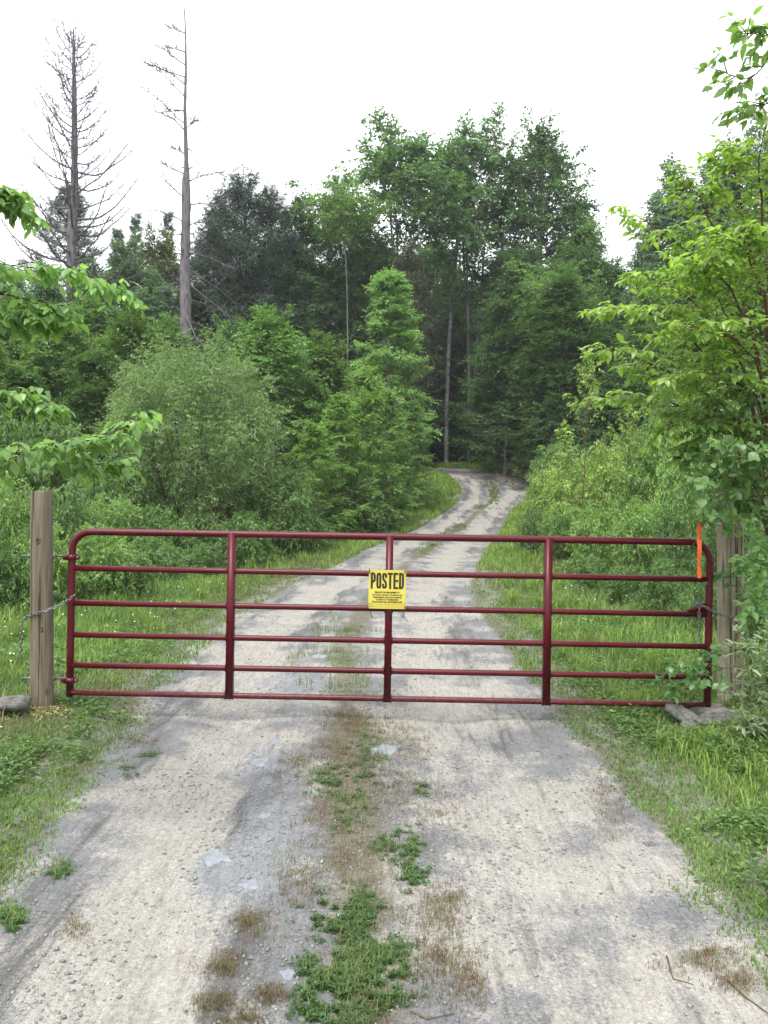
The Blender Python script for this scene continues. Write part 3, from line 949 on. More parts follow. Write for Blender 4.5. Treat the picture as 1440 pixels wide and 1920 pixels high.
o = bgc.build('road_grass', M['grass'], None, False, (.12, .165, .055)); tag(o, 'thin pale green grass strip along the crown of the road', 'grass', None, 'stuff')

# litter on the road edges and round the left post
bl_ = Buf()
n = 5000
X, Y = field(rng, n, 2.2, 9)
d = off_road(X, Y)
k = ((d > -.12) & (d < .5)) | (np.exp(-((X + 2.7) ** 2 + (Y - 5.3) ** 2) / .5) > .25)
X, Y = X[k], Y[k]; n = len(X)
a = rng.uniform(0, 2 * PI, n)
D = nrm(np.stack([np.cos(a), np.sin(a), rng.normal(0, .2, n)], -1)); Nn = np.array([0, 0, 1.]) + rng.normal(0, .3, (n, 3)); Nn = nrm(Nn - D * (Nn * D).sum(-1, keepdims=True))
L = rng.uniform(.012, .04, n)
bl_.leaves(np.stack([X, Y, surf(X, Y) + .004], -1), D, Nn, L, L * rng.uniform(.15, .6, n), rng.uniform(0, 1, n))
o = bl_.build('leaf_litter', M['leaf_litter']); tag(o, 'brown dead leaves and bark bits on the earth beside the road', 'litter', None, 'stuff')

bl_ = Buf()
n = 700
X = -2.50 + rng.normal(0, .12, n); Y = 5.66 + rng.normal(0, .13, n)
a = rng.uniform(0, 2 * PI, n)
D = nrm(np.stack([np.cos(a), np.sin(a), rng.normal(0, .25, n)], -1)); Nn = np.array([0, 0, 1.]) + rng.normal(0, .4, (n, 3)); Nn = nrm(Nn - D * (Nn * D).sum(-1, keepdims=True))
L = rng.uniform(.012, .035, n)
bl_.leaves(np.stack([X, Y, surf(X, Y) + .006], -1), D, Nn, L, L * rng.uniform(.2, .5, n), rng.uniform(0, 1, n))
o = bl_.build('wood_chips', M['wood_chips']); tag(o, 'pale wood chips heaped at the foot of the left gate post', 'wood chips', None, 'stuff')

# sticks lying on the road
def stick(pts, r, label):
    b = Buf()
    P = np.array([(x, y, float(surf(x, y)) + r * 1.2) for x, y in pts])
    b.tubes(P, np.linspace(r, r * .4, len(P)), 5, True)
    o = b.build('fallen_twig', M['twig'], None, True)
    tag(o, label, 'twig', 'twigs lying on the road')
stick([gpt(1365, 1855), gpt(1395, 1880), gpt(1440, 1912)], .004, 'long thin brown twig lying at the bottom right edge of the road')
stick([gpt(1250, 1795), gpt(1262, 1830), gpt(1300, 1850)], .003, 'short bent twig in the dry grass at the right of the road')
stick([gpt(770, 1905), gpt(800, 1915), gpt(850, 1910)], .003, 'thin twig lying just right of the clover patch')
stick([gpt(555, 1890), gpt(572, 1875)], .003, 'tiny twig beside the left edge of the clover patch')

# flat slabs showing in the road surface
def slab(u, v, wu, wv, h, rot, mat, label, name='flat_rock', group='flat stones showing in the road surface', sides=9, seed=0, lift=None):
    rr = random.Random(seed + int(u * 7 + v))
    x, y = gpt(u, v)
    rx = wu / 1440 * y / 2
    ry = rx * wv
    b = Buf(); n = sides
    ring = []
    an = [(i + rr.uniform(-.3, .3)) / n * 2 * PI for i in range(n)]
    rad = [rr.uniform(.55, 1.15) for _ in range(n)]
    V = []
    for (s, z) in ((1.08, -.5 * h), (1.0, .62 * h), (.93, .8 * h), (.5, .88 * h)):
        for a_, q in zip(an, rad):
            V.append((math.cos(a_) * rx * q * s + rr.uniform(-.04, .04) * rx, math.sin(a_) * ry * q * s + rr.uniform(-.04, .04) * ry, z * rr.uniform(.75, 1.2)))
    V.append((0, 0, 1.02 * h))
    F4 = []; F3 = []
    for k_ in range(3):
        for i in range(n):
            F4.append((k_ * n + i, k_ * n + (i + 1) % n, (k_ + 1) * n + (i + 1) % n, (k_ + 1) * n + i))
    for i in range(n): F3.append((3 * n + i, 3 * n + (i + 1) % n, 4 * n))
    b.add(V, F4); b.addf(F3, 0)
    o = b.build(name, M[mat])
    o.location = (x, y, float(surf(x, y)) + (lift if lift is not None else -h * .62))
    o.rotation_euler = (rr.uniform(-.05, .05), rr.uniform(-.05, .05), rot)
    tag(o, label, 'stone', group)
    return o
slab(410, 1602, 80, 1.0, .022, .2, 'slate', 'broad blue-grey slate flush with the road in the left wheel track')
slab(495, 1420, 62, 1.1, .03, -.3, 'slate', 'blue-grey slate left of the centre strip just in front of the gate')
slab(715, 1402, 78, 1.3, .028, .1, 'slate', 'wide flat slate right on the centre strip in front of the gate')
slab(500, 1526, 36, 1.0, .018, .4, 'slate', 'small slate chip between the broad left slate and the gate')
slab(575, 1508, 34, .8, .016, .1, 'slate', 'thin slate chip at the left side of the centre weeds')
slab(380, 1745, 34, 1.0, .020, .9, 'pebbles', 'small pale stone lying in the left wheel track')
slab(540, 1828, 44, .8, .018, .2, 'slate', 'small slate between dry tufts and the clover patch')
slab(470, 1652, 50, .8, .018, .2, 'slate', 'slate sliver just right of and nearer than the broad left slate')
slab(600, 1228, 30, 1.2, .03, .2, 'slate', 'slate behind the gate between its first and middle uprights')
slab(520, 1385, 40, 1.0, .02, .6, 'slate', 'thin slate close behind the blue-grey one near the gate')
slab(1135, 1400, 40, .7, .03, .3, 'grey_rock', 'grey stone at the right edge of the road before the gate')
slab(1215, 1583, 28, .8, .02, .3, 'grey_rock', 'small grey stone where the right verge meets the road')
slab(570, 1370, 22, .8, .02, .3, 'pebbles', 'pale pebble just in front of the gate left of the middle')

# ------------------------------------------------------------------ gate
YG = 5.80
K = YG / 1440
g0 = px(131, 1298, YG)
gate = empty('farm_gate', (g0.x, g0.y, g0.z))
gate.rotation_euler = (0, R(.35), -R(.75))
tag(gate, 'long dark red tubular steel gate closed across the gravel road', 'gate')
GL = 4.789
RH = [0, .207, .436, .676, .938, 1.215]
def tube_obj(name, pts, r, mat, parent, sides=14, cap=True, color=None):
    b = Buf(); b.tubes(np.array(pts, float), np.full(len(pts), r) if not hasattr(r, '__len__') else np.array(r), sides, cap, (0, 1, 0))
    return b.build(name, mat, parent, True)
cr_ = .145
fr = [(0, 0, -.03)]
fr += [(0, 0, z) for z in (.3, .7, RH[5] - cr_ - .02)]
fr += [(cr_ - cr_ * math.cos(a), 0, RH[5] - cr_ + cr_ * math.sin(a)) for a in np.linspace(0, PI / 2, 9)]
fr += [(x, 0, RH[5]) for x in (1.2, 2.4, 3.6)]
fr += [(GL - cr_ + cr_ * math.sin(a), 0, RH[5] - cr_ + cr_ * math.cos(a)) for a in np.linspace(0, PI / 2, 9)]
fr += [(GL, 0, z) for z in (.7, .3, -.045)]
tube_obj('frame', fr, .0265, M['red'], gate, 16)
for i in range(5):
    tube_obj('rail', [(.015, 0, RH[i])] + [(x, 0, RH[i] - .0015 * math.sin(x)) for x in (1.2, 2.4, 3.6)] + [(GL - .015, 0, RH[i])], .0222, M['red'], gate, 14)
def box(b, x0, x1, y0, y1, z0, z1):
    V = [(x, y, z) for x in (x0, x1) for y in (y0, y1) for z in (z0, z1)]
    b.add(V, [(0, 1, 3, 2), (4, 6, 7, 5), (0, 4, 5, 1), (2, 3, 7, 6), (0, 2, 6, 4), (1, 5, 7, 3)])
for x in (1.208, 2.397, 3.585):
    b = Buf()
    # folded steel channel: wide face towards the camera, side flanges gripping the rails
    box(b, x - .027, x + .027, -.029, -.0255, -.022, RH[5] + .012)
    box(b, x - .027, x - .0235, -.0254, .03, -.022, RH[5] - .02)
    box(b, x + .0235, x + .027, -.0254, .03, -.022, RH[5] - .02)
    b.build('upright', M['red'], gate)
    for z in RH[:5]:
        a = np.linspace(0, PI, 9)
        arc = [(x, -.005 - .031 * math.sin(q), z - .031 * math.cos(q)) for q in a]
        for s_ in (-1, 1):
            b = Buf()
            b.tubes(np.array([(x + s_ * .031, p[1] + .006, p[2]) for p in arc]), np.full(9, .0035), 5, False, (1, 0, 0))
            b.build('weld', M['red'], gate, True)
# hinge eyes clamped on the left end
for z in (1.02, .092):
    h_ = Buf()
    box(h_, -.034, .034, -.036, .036, z - .02, z + .02)
    box(h_, -.066, -.0345, -.008, .008, z - .018, z + .018)
    box(h_, .0345, .056, -.010, .010, z - .012, z + .012)
    hb = h_.build('hinge_clamp', M['red'], gate)
    b = Buf(); b.tubes(np.array([(.046, -.02, z), (.046, .02, z)]), np.array([.007, .007]), 6, True)
    b.build('bolt', M['zinc'], hb)
# latch plate on the right end, chained to the post
b = Buf()
V = [(GL - .16, -.012, RH[3] + .022), (GL - .02, -.012, RH[3] + .022), (GL - .02, -.012, RH[3] + .085), (GL - .08, -.012, RH[3] + .075)]
V += [(x, .0, z) for x, y, z in V]
b.add(V, [(0, 1, 2, 3), (7, 6, 5, 4), (0, 4, 5, 1), (1, 5, 6, 2), (2, 6, 7, 3), (3, 7, 4, 0)])
b.build('latch_plate', M['red'], gate)

# ------------------------------------------------------------------ posts
def post(u0, u1, vtop, vbot, Y, label, seed, split=False):
    top = px((u0 + u1) / 2, vtop, Y)
    bot = px((u0 + u1) / 2, vbot, Y)
    r = (u1 - u0) / 2 / 1440 * Y
    gz = float(ground_z(top.x, Y)) - .25
    e = empty('gate_post', (bot.x, Y, gz))
    tag(e, label, 'post')
    rr = np.random.default_rng(seed)
    H = top.z - gz
    n = 28; k = 26
    z = np.linspace(0, H, k)
    an = np.arange(n) / n * 2 * PI
    b = Buf()
    V = []
    for i, zz in enumerate(z):
        q = r * (1.06 - .09 * zz / H)
        if i == k - 1: q *= .975
        rad = q * (1 + .012 * np.sin(an * 3 + seed + zz) + .012 * np.sin(an * 5 + seed * 2 + zz * 3))
        crack = np.exp(-(((an - 4.72 + .25 * math.sin(zz * 1.3 + seed)) + PI) % (2 * PI) - PI) ** 2 / .010) * (.12 if split else .07) * r * 1.6
        rad = rad - crack
        dx = (top.x - bot.x) * max(0, (zz - .25)) / (H - .25)
        V.append(np.stack([np.cos(an) * rad + dx, np.sin(an) * rad, np.full(n, zz)], -1))
    V = np.concatenate(V)
    i = np.arange(k - 1)[:, None] * n; j = np.arange(n)[None]; j2 = (j + 1) % n
    b.add(V, np.stack([i + j, i + j2, i + n + j2, i + n + j], -1).reshape(-1, 4))
    b.build('timber', M['wood_pale' if split else 'wood'], e, True)
    c = Buf()
    ring = V[-n:].copy(); ring[:, :2] = ring[:, :2] * .998
    c.add(np.concatenate([ring, [ring.mean(0) + (0, 0, .004)]]), [(i, (i + 1) % n, n) for i in range(n)])
    c.build('cut_end', M['cut'], e)
    return e
pl = post(58, 98, 922, 1350, 5.78, 'round weathered timber post left of the gate holding its hinges', 1)
pr = post(1346, 1374, 905, 1335, 6.00, 'tall cracked timber post right of the gate, the left of the pair', 4, True)
pr2 = post(1371, 1393, 955, 1335, 6.13, 'thinner timber post behind the right end of the gate, the right of the pair', 7, True)
for (u_, v_, sz_) in ((80, 1014, .019), (85, 1178, .015), (74, 1322, .011)):
    p_ = px(u_, v_, 5.78)
    b = Buf(); n_ = 12; V = []
    for q, dy in ((1.5, .004), (1.0, -.003), (.72, -.0045), (.6, .0), (.25, .002)):
        for i in range(n_):
            a_ = 2 * PI * i / n_
            V.append((math.cos(a_) * sz_ * q * .8, dy, math.sin(a_) * sz_ * q * 1.15))
    V.append((0, .002, 0))
    b.add(V, [(k_ * n_ + i, k_ * n_ + (i + 1) % n_, (k_ + 1) * n_ + (i + 1) % n_, (k_ + 1) * n_ + i) for k_ in range(4) for i in range(n_)])
    b.addf([(4 * n_ + i, 4 * n_ + (i + 1) % n_, 5 * n_) for i in range(n_)], 0)
    o = b.build('knot', M['knot'], pl, True)
    o.location = (p_.x - pl.location.x, -.0745, p_.z - pl.location.z)
# hinge rods pass through the left post
for v in (1043, 1274):
    a = px(36, v, 5.76); c = px(121, v, 5.76)
    b = Buf()
    pc = pl.matrix_world if False else None
    P = [Vector((a.x, 5.80, a.z)), Vector((c.x, 5.80, c.z)), Vector((c.x + .012, 5.80, c.z + .01)), Vector((c.x + .012, 5.80, c.z + .05))]
    o_ = Vector(pl.location)
    b.tubes(np.array([tuple(p - o_) for p in P]), np.full(4, .0085), 8, True)
    hr = b.build('hinge_rod', M['zinc'], pl, True)
    for xx in (px(56, v, 5.8).x, px(101, v, 5.8).x):
        b = Buf()
        cc = Vector((xx, 5.80, a.z)) - o_
        b.tubes(np.array([(cc.x - .006, cc.y, cc.z), (cc.x + .006, cc.y, cc.z)]), np.array([.018, .018]), 6, True)
        b.build('nut', M['zinc'], hr)

# ------------------------------------------------------------------ chains, each link a piece of its own
def link_mesh(L=.040, W=.024, r=.0038):
    pts = []
    h = L / 2 - W / 2
    for i in range(16):
        a = i / 16 * 2 * PI
        x = math.cos(a) * (W / 2 - r); y = math.sin(a) * (W / 2 - r)
        pts.append((x, y + (h if y > 0 else -h), 0))
    P = np.array(pts + [pts[0], pts[1]])
    b = Buf(); b.tubes(P, np.full(len(P), r), 6, False, (0, 0, 1))
    return b
_link = [None]
def chain(path, name, label, step=.031):
    P = [Vector(p) for p in path]
    root = empty(name, P[0])
    tag(root, label, 'chain')
    # resample
    segs = [(P[i], P[i + 1], (P[i + 1] - P[i]).length) for i in range(len(P) - 1)]
    tot = sum(s[2] for s in segs)
    n = int(tot / step)
    for i in range(n + 1):
        d_ = i * step; k_ = 0
        while k_ < len(segs) - 1 and d_ > segs[k_][2]:
            d_ -= segs[k_][2]; k_ += 1
        a, c, l = segs[k_]
        t = (c - a).normalized()
        p = a + t * min(d_, l)
        if _link[0] is None:
            o = link_mesh().build('link', M['zinc'], None, True); _link[0] = o
        else:
            o = _link[0].copy(); COL.objects.link(o)
        up = Vector((0, 0, 1)) if abs(t.z) < .9 else Vector((1, 0, 0))
        s_ = t.cross(up).normalized(); n_ = s_.cross(t)
        if i % 2: s_, n_ = n_, -s_
        mt = Matrix((( s_.x, t.x, n_.x), (s_.y, t.y, n_.y), (s_.z, t.z, n_.z)))
        o.parent = root
        o.matrix_basis = Matrix.Translation(p - P[0]) @ (mt @ Matrix.Rotation(random.uniform(-.35, .35) + .5, 3, 'Y')).to_4x4()
    return root
def arc_pts(a, b, sag, n=8):
    return [a.lerp(b, i / n) + Vector((0, 0, -sag * 4 * (i / n) * (1 - i / n))) for i in range(n + 1)]
# left: from the gate round the front of the post, hanging down on its far side
c0 = px(138, 1117, 5.75); c1 = px(99, 1140, 5.70); c2 = px(80, 1147, 5.675); c3 = px(60, 1153, 5.70); c4 = px(47, 1158, 5.74); c5 = px(40, 1170, 5.74); c6 = px(39, 1230, 5.74)
chain(arc_pts(c0, c1, .008, 4) + [c2, c3, c4, c5, c6], 'chain', 'galvanised chain from the gate wrapped round the left post with its loose end hanging')
d0 = px(1303, 1130, 5.62); d1 = px(1326, 1140, 5.62); d2 = px(1352, 1152, 5.84); d3 = px(1368, 1156, 5.87); d4 = px(1393, 1158, 5.98)
chain([d0] + arc_pts(d1, d2, .01, 3) + [d3, d4], 'chain', 'galvanised chain holding the right end of the gate to its post pair')
e0 = px(1311, 1128, 5.68); e1 = px(1311, 1203, 5.68)
chain([e0, e1], 'chain', 'short loose chain end hanging down inside the right end of the gate')

# ------------------------------------------------------------------ sign
YS = 5.70
sc_ = px(726, 1105, YS)
sign = empty('posted_sign', sc_)
sign.rotation_euler = (0, R(.5), 0)
tag(sign, 'yellow POSTED no trespassing sign with black letters tied to the middle of the gate', 'sign')
SW, SH = .276, .288
n = 16
b = Buf()
def bow(x, z): return .006 * math.cos(x / SW * PI * 1.0) * -1 + .003 * math.sin(z / SH * 5)
for face, off in ((0, 0), (1, .0016)):
    V = []
    for i in range(n + 1):
        for j in range(n + 1):
            x = (i / n - .5) * SW; z = (j / n - .5) * SH
            V.append((x, bow(x, z) + off, z))
    F = [(i * (n + 1) + j, (i + 1) * (n + 1) + j, (i + 1) * (n + 1) + j + 1, i * (n + 1) + j + 1) for i in range(n) for j in range(n)]
    if face: F = [f[::-1] for f in F]
    b.add(V, F)
b.build('panel', M['sign_yellow'], sign, True)

def text_mesh(txt, width, height, cx, cz, bold=0.0, sp=1.0):
    cu = bpy.data.curves.new('lettering', 'FONT')
    cu.body = txt; cu.align_x = 'CENTER'; cu.align_y = 'CENTER'
    cu.offset = bold; cu.space_character = sp; cu.resolution_u = 3
    to = bpy.data.objects.new('lettering_tmp', cu)
    COL.objects.link(to)
    dg = bpy.context.evaluated_depsgraph_get(); dg.update()
    me = bpy.data.meshes.new_from_object(to.evaluated_get(dg))
    bpy.data.objects.remove(to)
    co = np.zeros(len(me.vertices) * 3); me.vertices.foreach_get('co', co); co = co.reshape(-1, 3)
    mn, mxx = co.min(0), co.max(0)
    x = (co[:, 0] - (mn[0] + mxx[0]) / 2) / (mxx[0] - mn[0]) * width + cx
    z = (co[:, 1] - (mn[1] + mxx[1]) / 2) / (mxx[1] - mn[1]) * height + cz
    y = np.array([bow(a, c) for a, c in zip(x, z)]) - .0022
    me.vertices.foreach_set('co', np.stack([x, y, z], -1).ravel())
    me.materials.clear(); me.materials.append(M['ink'])
    me.update()
    o = bpy.data.objects.new('lettering', me)
    COL.objects.link(o); o.parent = sign
    return o
# POSTED in heavy condensed capitals, built as strokes
def stroke(b, pts, w_, closed=False):
    P = [Vector((p[0], 0, p[1])) for p in pts]
    n = len(P); L_, R_ = [], []
    for i in range(n):
        if closed:
            a, c = P[i - 1], P[(i + 1) % n]
        else:
            a, c = P[max(i - 1, 0)], P[min(i + 1, n - 1)]
        t1 = (P[i] - a).normalized() if (P[i] - a).length > 1e-9 else None
        t2 = (c - P[i]).normalized() if (c - P[i]).length > 1e-9 else None
        t = ((t1 or t2) + (t2 or t1)).normalized()
        q = Vector((-t.z, 0, t.x))
        cs = max(.5, q.dot(Vector((-(t1 or t2).z, 0, (t1 or t2).x))))
        L_.append(P[i] + q * w_ / 2 / cs); R_.append(P[i] - q * w_ / 2 / cs)
    V = L_ + R_
    V = [(v.x, bow(v.x, v.z) - .0022, v.z) for v in V]
    m_ = n if closed else n - 1
    b.add(V, [(i, (i + 1) % n, n + (i + 1) % n, n + i) for i in range(m_)])
def rr_(x0, x1, z0, z1, rx, rz, n=4):
    out = []
    for (cx, cz, a0) in ((x1 - rx, z1 - rz, 0), (x0 + rx, z1 - rz, 90), (x0 + rx, z0 + rz, 180), (x1 - rx, z0 + rz, 270)):
        for i in range(n + 1):
            a = R(a0 + 90 * i / n)
            out.append((cx + rx * math.cos(a), cz + rz * math.sin(a)))
    return out
LWd, LH, ST, GAP = .0365, .120, .0150, .0055
z0 = SH / 2 - .020 - LH; z1 = z0 + LH
x = -(6 * LWd + 5 * GAP) / 2
hs_ = ST / 2
for ch in 'POSTED':
    b = Buf(); xa, xb = x + hs_, x + LWd - hs_; za, zb = z0 + hs_, z1 - hs_; zm = (za + zb) / 2
    if ch == 'P':
        stroke(b, [(xa, z0), (xa, z1)], ST)
        top = rr_(xa - .004, xb, zm - .006, zb, .012, .016)
        stroke(b, [(xa, zm - .006)] + top[15:20] + top[0:5] + [(xa, zb)], ST)
    elif ch == 'O':
        stroke(b, rr_(xa, xb, za, zb, .0112, .020), ST, True)
    elif ch == 'S':
        pts = [(xb, zb - .030)] + rr_(xa, xb, za, zb, .0112, .018)[0:10] + [(xa, zm + .024), (xa + .003, zm + .010), (xb - .003, zm - .010), (xb, zm - .024)]
        q = rr_(xa, xb, za, zb, .0112, .018)
        pts = pts + list(reversed(q[10:20])) + [(xa, za + .030)]
        pts = [pts[0]] + q[0:5] + q[5:10] + [(xa, zm + .024), (xa + .003, zm + .010), (xb - .003, zm - .010), (xb, zm - .024)] + list(reversed(q[15:20])) + list(reversed(q[10:15])) + [(xa, za + .030)]
        stroke(b, pts, ST)
    elif ch == 'T':
        stroke(b, [(x - .001, zb), (x + LWd + .001, zb)], ST); stroke(b, [((xa + xb) / 2, z0), ((xa + xb) / 2, z1 - ST)], ST)
    elif ch == 'E':
        stroke(b, [(xa, z0), (xa, z1)], ST)
        for zz in (za, zm, zb): stroke(b, [(xa + hs_, zz), (x + LWd, zz)], ST * .95)
    elif ch == 'D':
        q = rr_(xa, xb, za, zb, .0125, .022)
        stroke(b, [(xa, za)] + q[15:20] + q[0:5] + [(xa, zb)], ST); stroke(b, [(xa, z0), (xa, z1)], ST)
    b.build('letter', M['ink'], sign)
    x += LWd + GAP
text_mesh('PRIVATE PROPERTY', .185, .0125, 0, -.022, .045)
text_mesh('HUNTING, FISHING, TRAPPING OR', .225, .0115, 0, -.042, .035)
text_mesh('TRESPASSING FOR ANY PURPOSE', .215, .0105, 0, -.059, .035)
text_mesh('IS STRICTLY FORBIDDEN', .165, .0105, 0, -.076, .035)
text_mesh('VIOLATORS WILL BE PROSECUTED', .225, .0115, 0, -.093, .04)
text_mesh('NAME', .022, .006, -.113, -.110)
text_mesh('ADDRESS', .035, .006, -.107, -.126)
for zz in (-.113, -.129):
    b = Buf()
    x0_, x1_ = -.085, .115
    V = [(x0_, bow(x0_, zz) - .0022, zz), (0, bow(0, zz) - .0022, zz), (x1_, bow(x1_, zz) - .0022, zz), (x1_, bow(x1_, zz) - .0022, zz + .0012), (0, bow(0, zz) - .0022, zz + .0012), (x0_, bow(x0_, zz) - .0022, zz + .0012)]
    b.add(V, [(0, 1, 4, 5), (1, 2, 3, 4)]); b.build('ruled_line', M['ink'], sign)
for (x_, z_, dx, dz) in ((-.133, .125, -.004, .035), (.128, .125, .003, .03), (-.133, -.118, .028, -.095), (.131, -.115, -.006, -.095)):
    b = Buf()
    b.tubes(np.array([(x_, .03, z_ + .012), (x_, -.006, z_ + .014), (x_, -.009, z_), (x_, -.006, z_ - .012), (x_ + dx * .5, -.02, z_ - .01 + dz * .5), (x_ + dx, -.024, z_ + dz)]), np.full(6, .0026), 5, True)
    b.build('zip_tie', M['zip_tie'], sign, True)

# ------------------------------------------------------------------ orange tape at the right end of the gate
t0 = px(1312, 948, 5.62); t1 = px(1311, 1084, 5.62)
b = Buf()
n = 14; V = []
for i in range(n + 1):
    p = t0.lerp(t1, i / n); wv_ = math.sin(i * 1.3) * .006; w_ = .030 * (1 + .18 * math.sin(i * 2.1))
    tw = math.sin(i * .7) * .5
    V += [(-w_ / 2 * math.cos(tw), wv_ - w_ / 2 * math.sin(tw), p.z - t0.z), (w_ / 2 * math.cos(tw), wv_ + w_ / 2 * math.sin(tw), p.z - t0.z)]
V = [(a, c + .001, d_) for a, c, d_ in V] + [(a, c - .001, d_) for a, c, d_ in V]
q = 2 * (n + 1)
F = [(2 * i, 2 * i + 1, 2 * i + 3, 2 * i + 2) for i in range(n)] + [(q + 2 * i + 2, q + 2 * i + 3, q + 2 * i + 1, q + 2 * i) for i in range(n)]
b.add(V, F)
tape = empty('marker_tape', t0)
tag(tape, 'bright orange marker tape hanging from a leafy twig over the right end of the gate', 'tape')
b.build('strip', M['orange_tape'], tape)
b = Buf()
b.tubes(np.array([(-.03, 0, .03), (-.005, -.01, .012), (.02, 0, .02), (.012, .01, -.004), (-.012, 0, .0)]), np.array([.004, .009, .011, .009, .004]), 6, True)
b.build('knot', M['orange_tape'], tape, True)

# ------------------------------------------------------------------ stones at the posts
def boulder(x, y, size, mat, label, seed, rot=(0, 0, 0), lift=0.0, name='rock'):
    rr = np.random.default_rng(seed)
    nu, nv = 14, 9
    V = []
    pl_ = nrm(rr.normal(0, 1, (14, 3))); pd = rr.uniform(.34, .8, 14)
    for j in range(nv + 1):
        ph = PI * j / nv
        for i in range(nu):
            a = 2 * PI * i / nu
            d_ = np.array([math.sin(ph) * math.cos(a), math.sin(ph) * math.sin(a), math.cos(ph)])
            c_ = pl_ @ d_
            q = min([pd[m_] / c_[m_] for m_ in range(14) if c_[m_] > .15] + [1.15])
            V.append(d_ * q * (1 + rr.normal(0, .045)))
    V = np.array(V) * np.array(size) / 2
    F = [(j * nu + i, j * nu + (i + 1) % nu, (j + 1) * nu + (i + 1) % nu, (j + 1) * nu + i) for j in range(nv) for i in range(nu)]
    F = [f[::-1] for f in F]
    b = Buf(); b.add(V, F)
    o = b.build(name, M[mat])
    o.location = (x, y, float(surf(x, y)) + size[2] * .25 + lift); o.rotation_euler = rot
    tag(o, label, 'stone')
    return o
def gx_(u, Y): return (u - 720) / 1440 * Y
boulder(gx_(28, 5.5), 5.5, (.42, .32, .26), 'grey_rock', 'rough grey stone at the foot of the left gate post', 3, (.1, .1, .3))
boulder(gx_(-22, 5.45), 5.45, (.22, .2, .13), 'grey_rock', 'grey stone cut by the left edge of the picture beside the left post', 13, (.0, .1, 1.3))
boulder(gx_(1278, 5.62), 5.62, (.42, .2, .13), 'grey_rock', 'long tilted grey stone under the right end of the gate', 5, (.1, .35, -.5), .02)
boulder(gx_(1318, 5.75), 5.75, (.34, .24, .14), 'grey_rock', 'flat pale stone just below the foot of the right gate end', 6, (.1, -.15, .3), .03)
boulder(gx_(1335, 5.5), 5.5, (.5, .3, .16), 'grey_rock', 'broad layered stone nearest the camera below the right gate post', 7, (.05, .05, .2), .0)
boulder(gx_(1300, 5.46), 5.46, (.3, .2, .09), 'grey_rock', 'thin flat stone on the left of the right-hand stone pile', 8, (.1, .0, .9), .0)
boulder(gx_(1368, 5.62), 5.62, (.16, .14, .08), 'grey_rock', 'small stone half hidden by the pale leaves below the right post', 9, (.1, .3, .9), .01)

# ------------------------------------------------------------------ plant kinds
proto('maple_airy', lambda: make_tree(1, 18, .52, 3.9, 'dome', 42, (22, 74), .08, .30, stems=3, cl=(95, 1.15, .34, 26), ns=8, s0=.3, sl=.42, smin=.5, sang=42, rollsd=40, lift=.2, nt=5, tl=.6, nl=7, ll=.20, asp=.62, droop=.3, flat=1.2, jit=.45), 'bark_grey', 'leaf')
proto('maple_dense', lambda: make_tree(2, 18, .32, 3.7, 'dome', 50, (18, 70), .12, .3, stems=1, cl=(190, 1.05, .5, 24), ns=8, s0=.25, sl=.42, smin=.5, sang=45, rollsd=45, lift=.2, nt=5, tl=.6, nl=7, ll=.19, asp=.62, droop=.3, flat=1.0, jit=.5), 'bark_grey', 'leaf')
proto('forest_tree', lambda: make_tree(3, 13, .10, 3.3, 'edge', 60, (2, 55), .05, .17, cl=(170, 1.1, .25, 22), ns=7, s0=.2, sl=.42, smin=.4, sang=50, rollsd=20, lift=.05, nt=5, tl=.6, nl=7, ll=.17, asp=.6, droop=.3, flat=1.7, jit=.35), 'bark_dark', 'leaf')
proto('slim_tree', lambda: make_tree(4, 15, .22, 2.3, 'dome', 50, (25, 68), .08, .16, cl=(130, .8, .45, 22), ns=7, s0=.2, sl=.42, smin=.35, sang=45, rollsd=40, lift=.2, nt=5, tl=.5, nl=7, ll=.16, asp=.6, droop=.3, flat=1.1, jit=.45), 'bark_grey', 'leaf')
proto('hemlock', lambda: make_tree(5, 14, .06, 4.2, 'dome', 90, (8, 68), -.10, .24, cl=(240, 1.0, .35, 26), ns=8, s0=.15, sl=.34, smin=.35, sang=50, rollsd=18, lift=0, nt=6, tl=.42, nl=8, ll=.17, asp=.22, droop=.45, flat=1.2, jit=.4), 'bark_dark', 'needle')
proto('pine', lambda: make_tree(6, 15, .25, 3.6, 'edge', 60, (0, 62), .05, .22, cl=(60, .8, .4, 26), ns=9, s0=.3, sl=.36, smin=.3, sang=48, rollsd=30, lift=.15, nt=6, tl=.35, nl=9, ll=.20, asp=.14, droop=.0, flat=.6, jit=.6), 'bark_dark', 'needle')
proto('spire', lambda: make_tree(7, 12, .05, 1.9, 'cone', 90, (-8, 40), .06, .13, ns=8, s0=.2, sl=.3, smin=.2, sang=50, rollsd=18, lift=.02, nt=6, tl=.28, nl=7, ll=.13, asp=.24, droop=.15, flat=1.0, jit=.4), 'bark_dark', 'needle')
proto('layered', lambda: make_tree(8, 7, .04, 2.1, 'edge', 44, (5, 50), .02, .07, cl=(95, .75, .10, 26), ns=8, s0=.15, sl=.36, smin=.22, sang=48, rollsd=8, lift=.03, nt=6, tl=.34, nl=8, ll=.115, asp=.55, droop=.28, flat=2.4, jit=.22), 'bark_grey', 'leaf')
proto('tiered', lambda: make_tree(18, 7, .06, 2.1, 'cone', 34, (0, 42), .03, .07, cl=(60, .62, .06, 40), ns=9, s0=.15, sl=.34, smin=.25, sang=46, rollsd=5, lift=.0, nt=7, tl=.32, nl=8, ll=.11, asp=.5, droop=.22, flat=3.0, jit=.16), 'bark_grey', 'leaf')
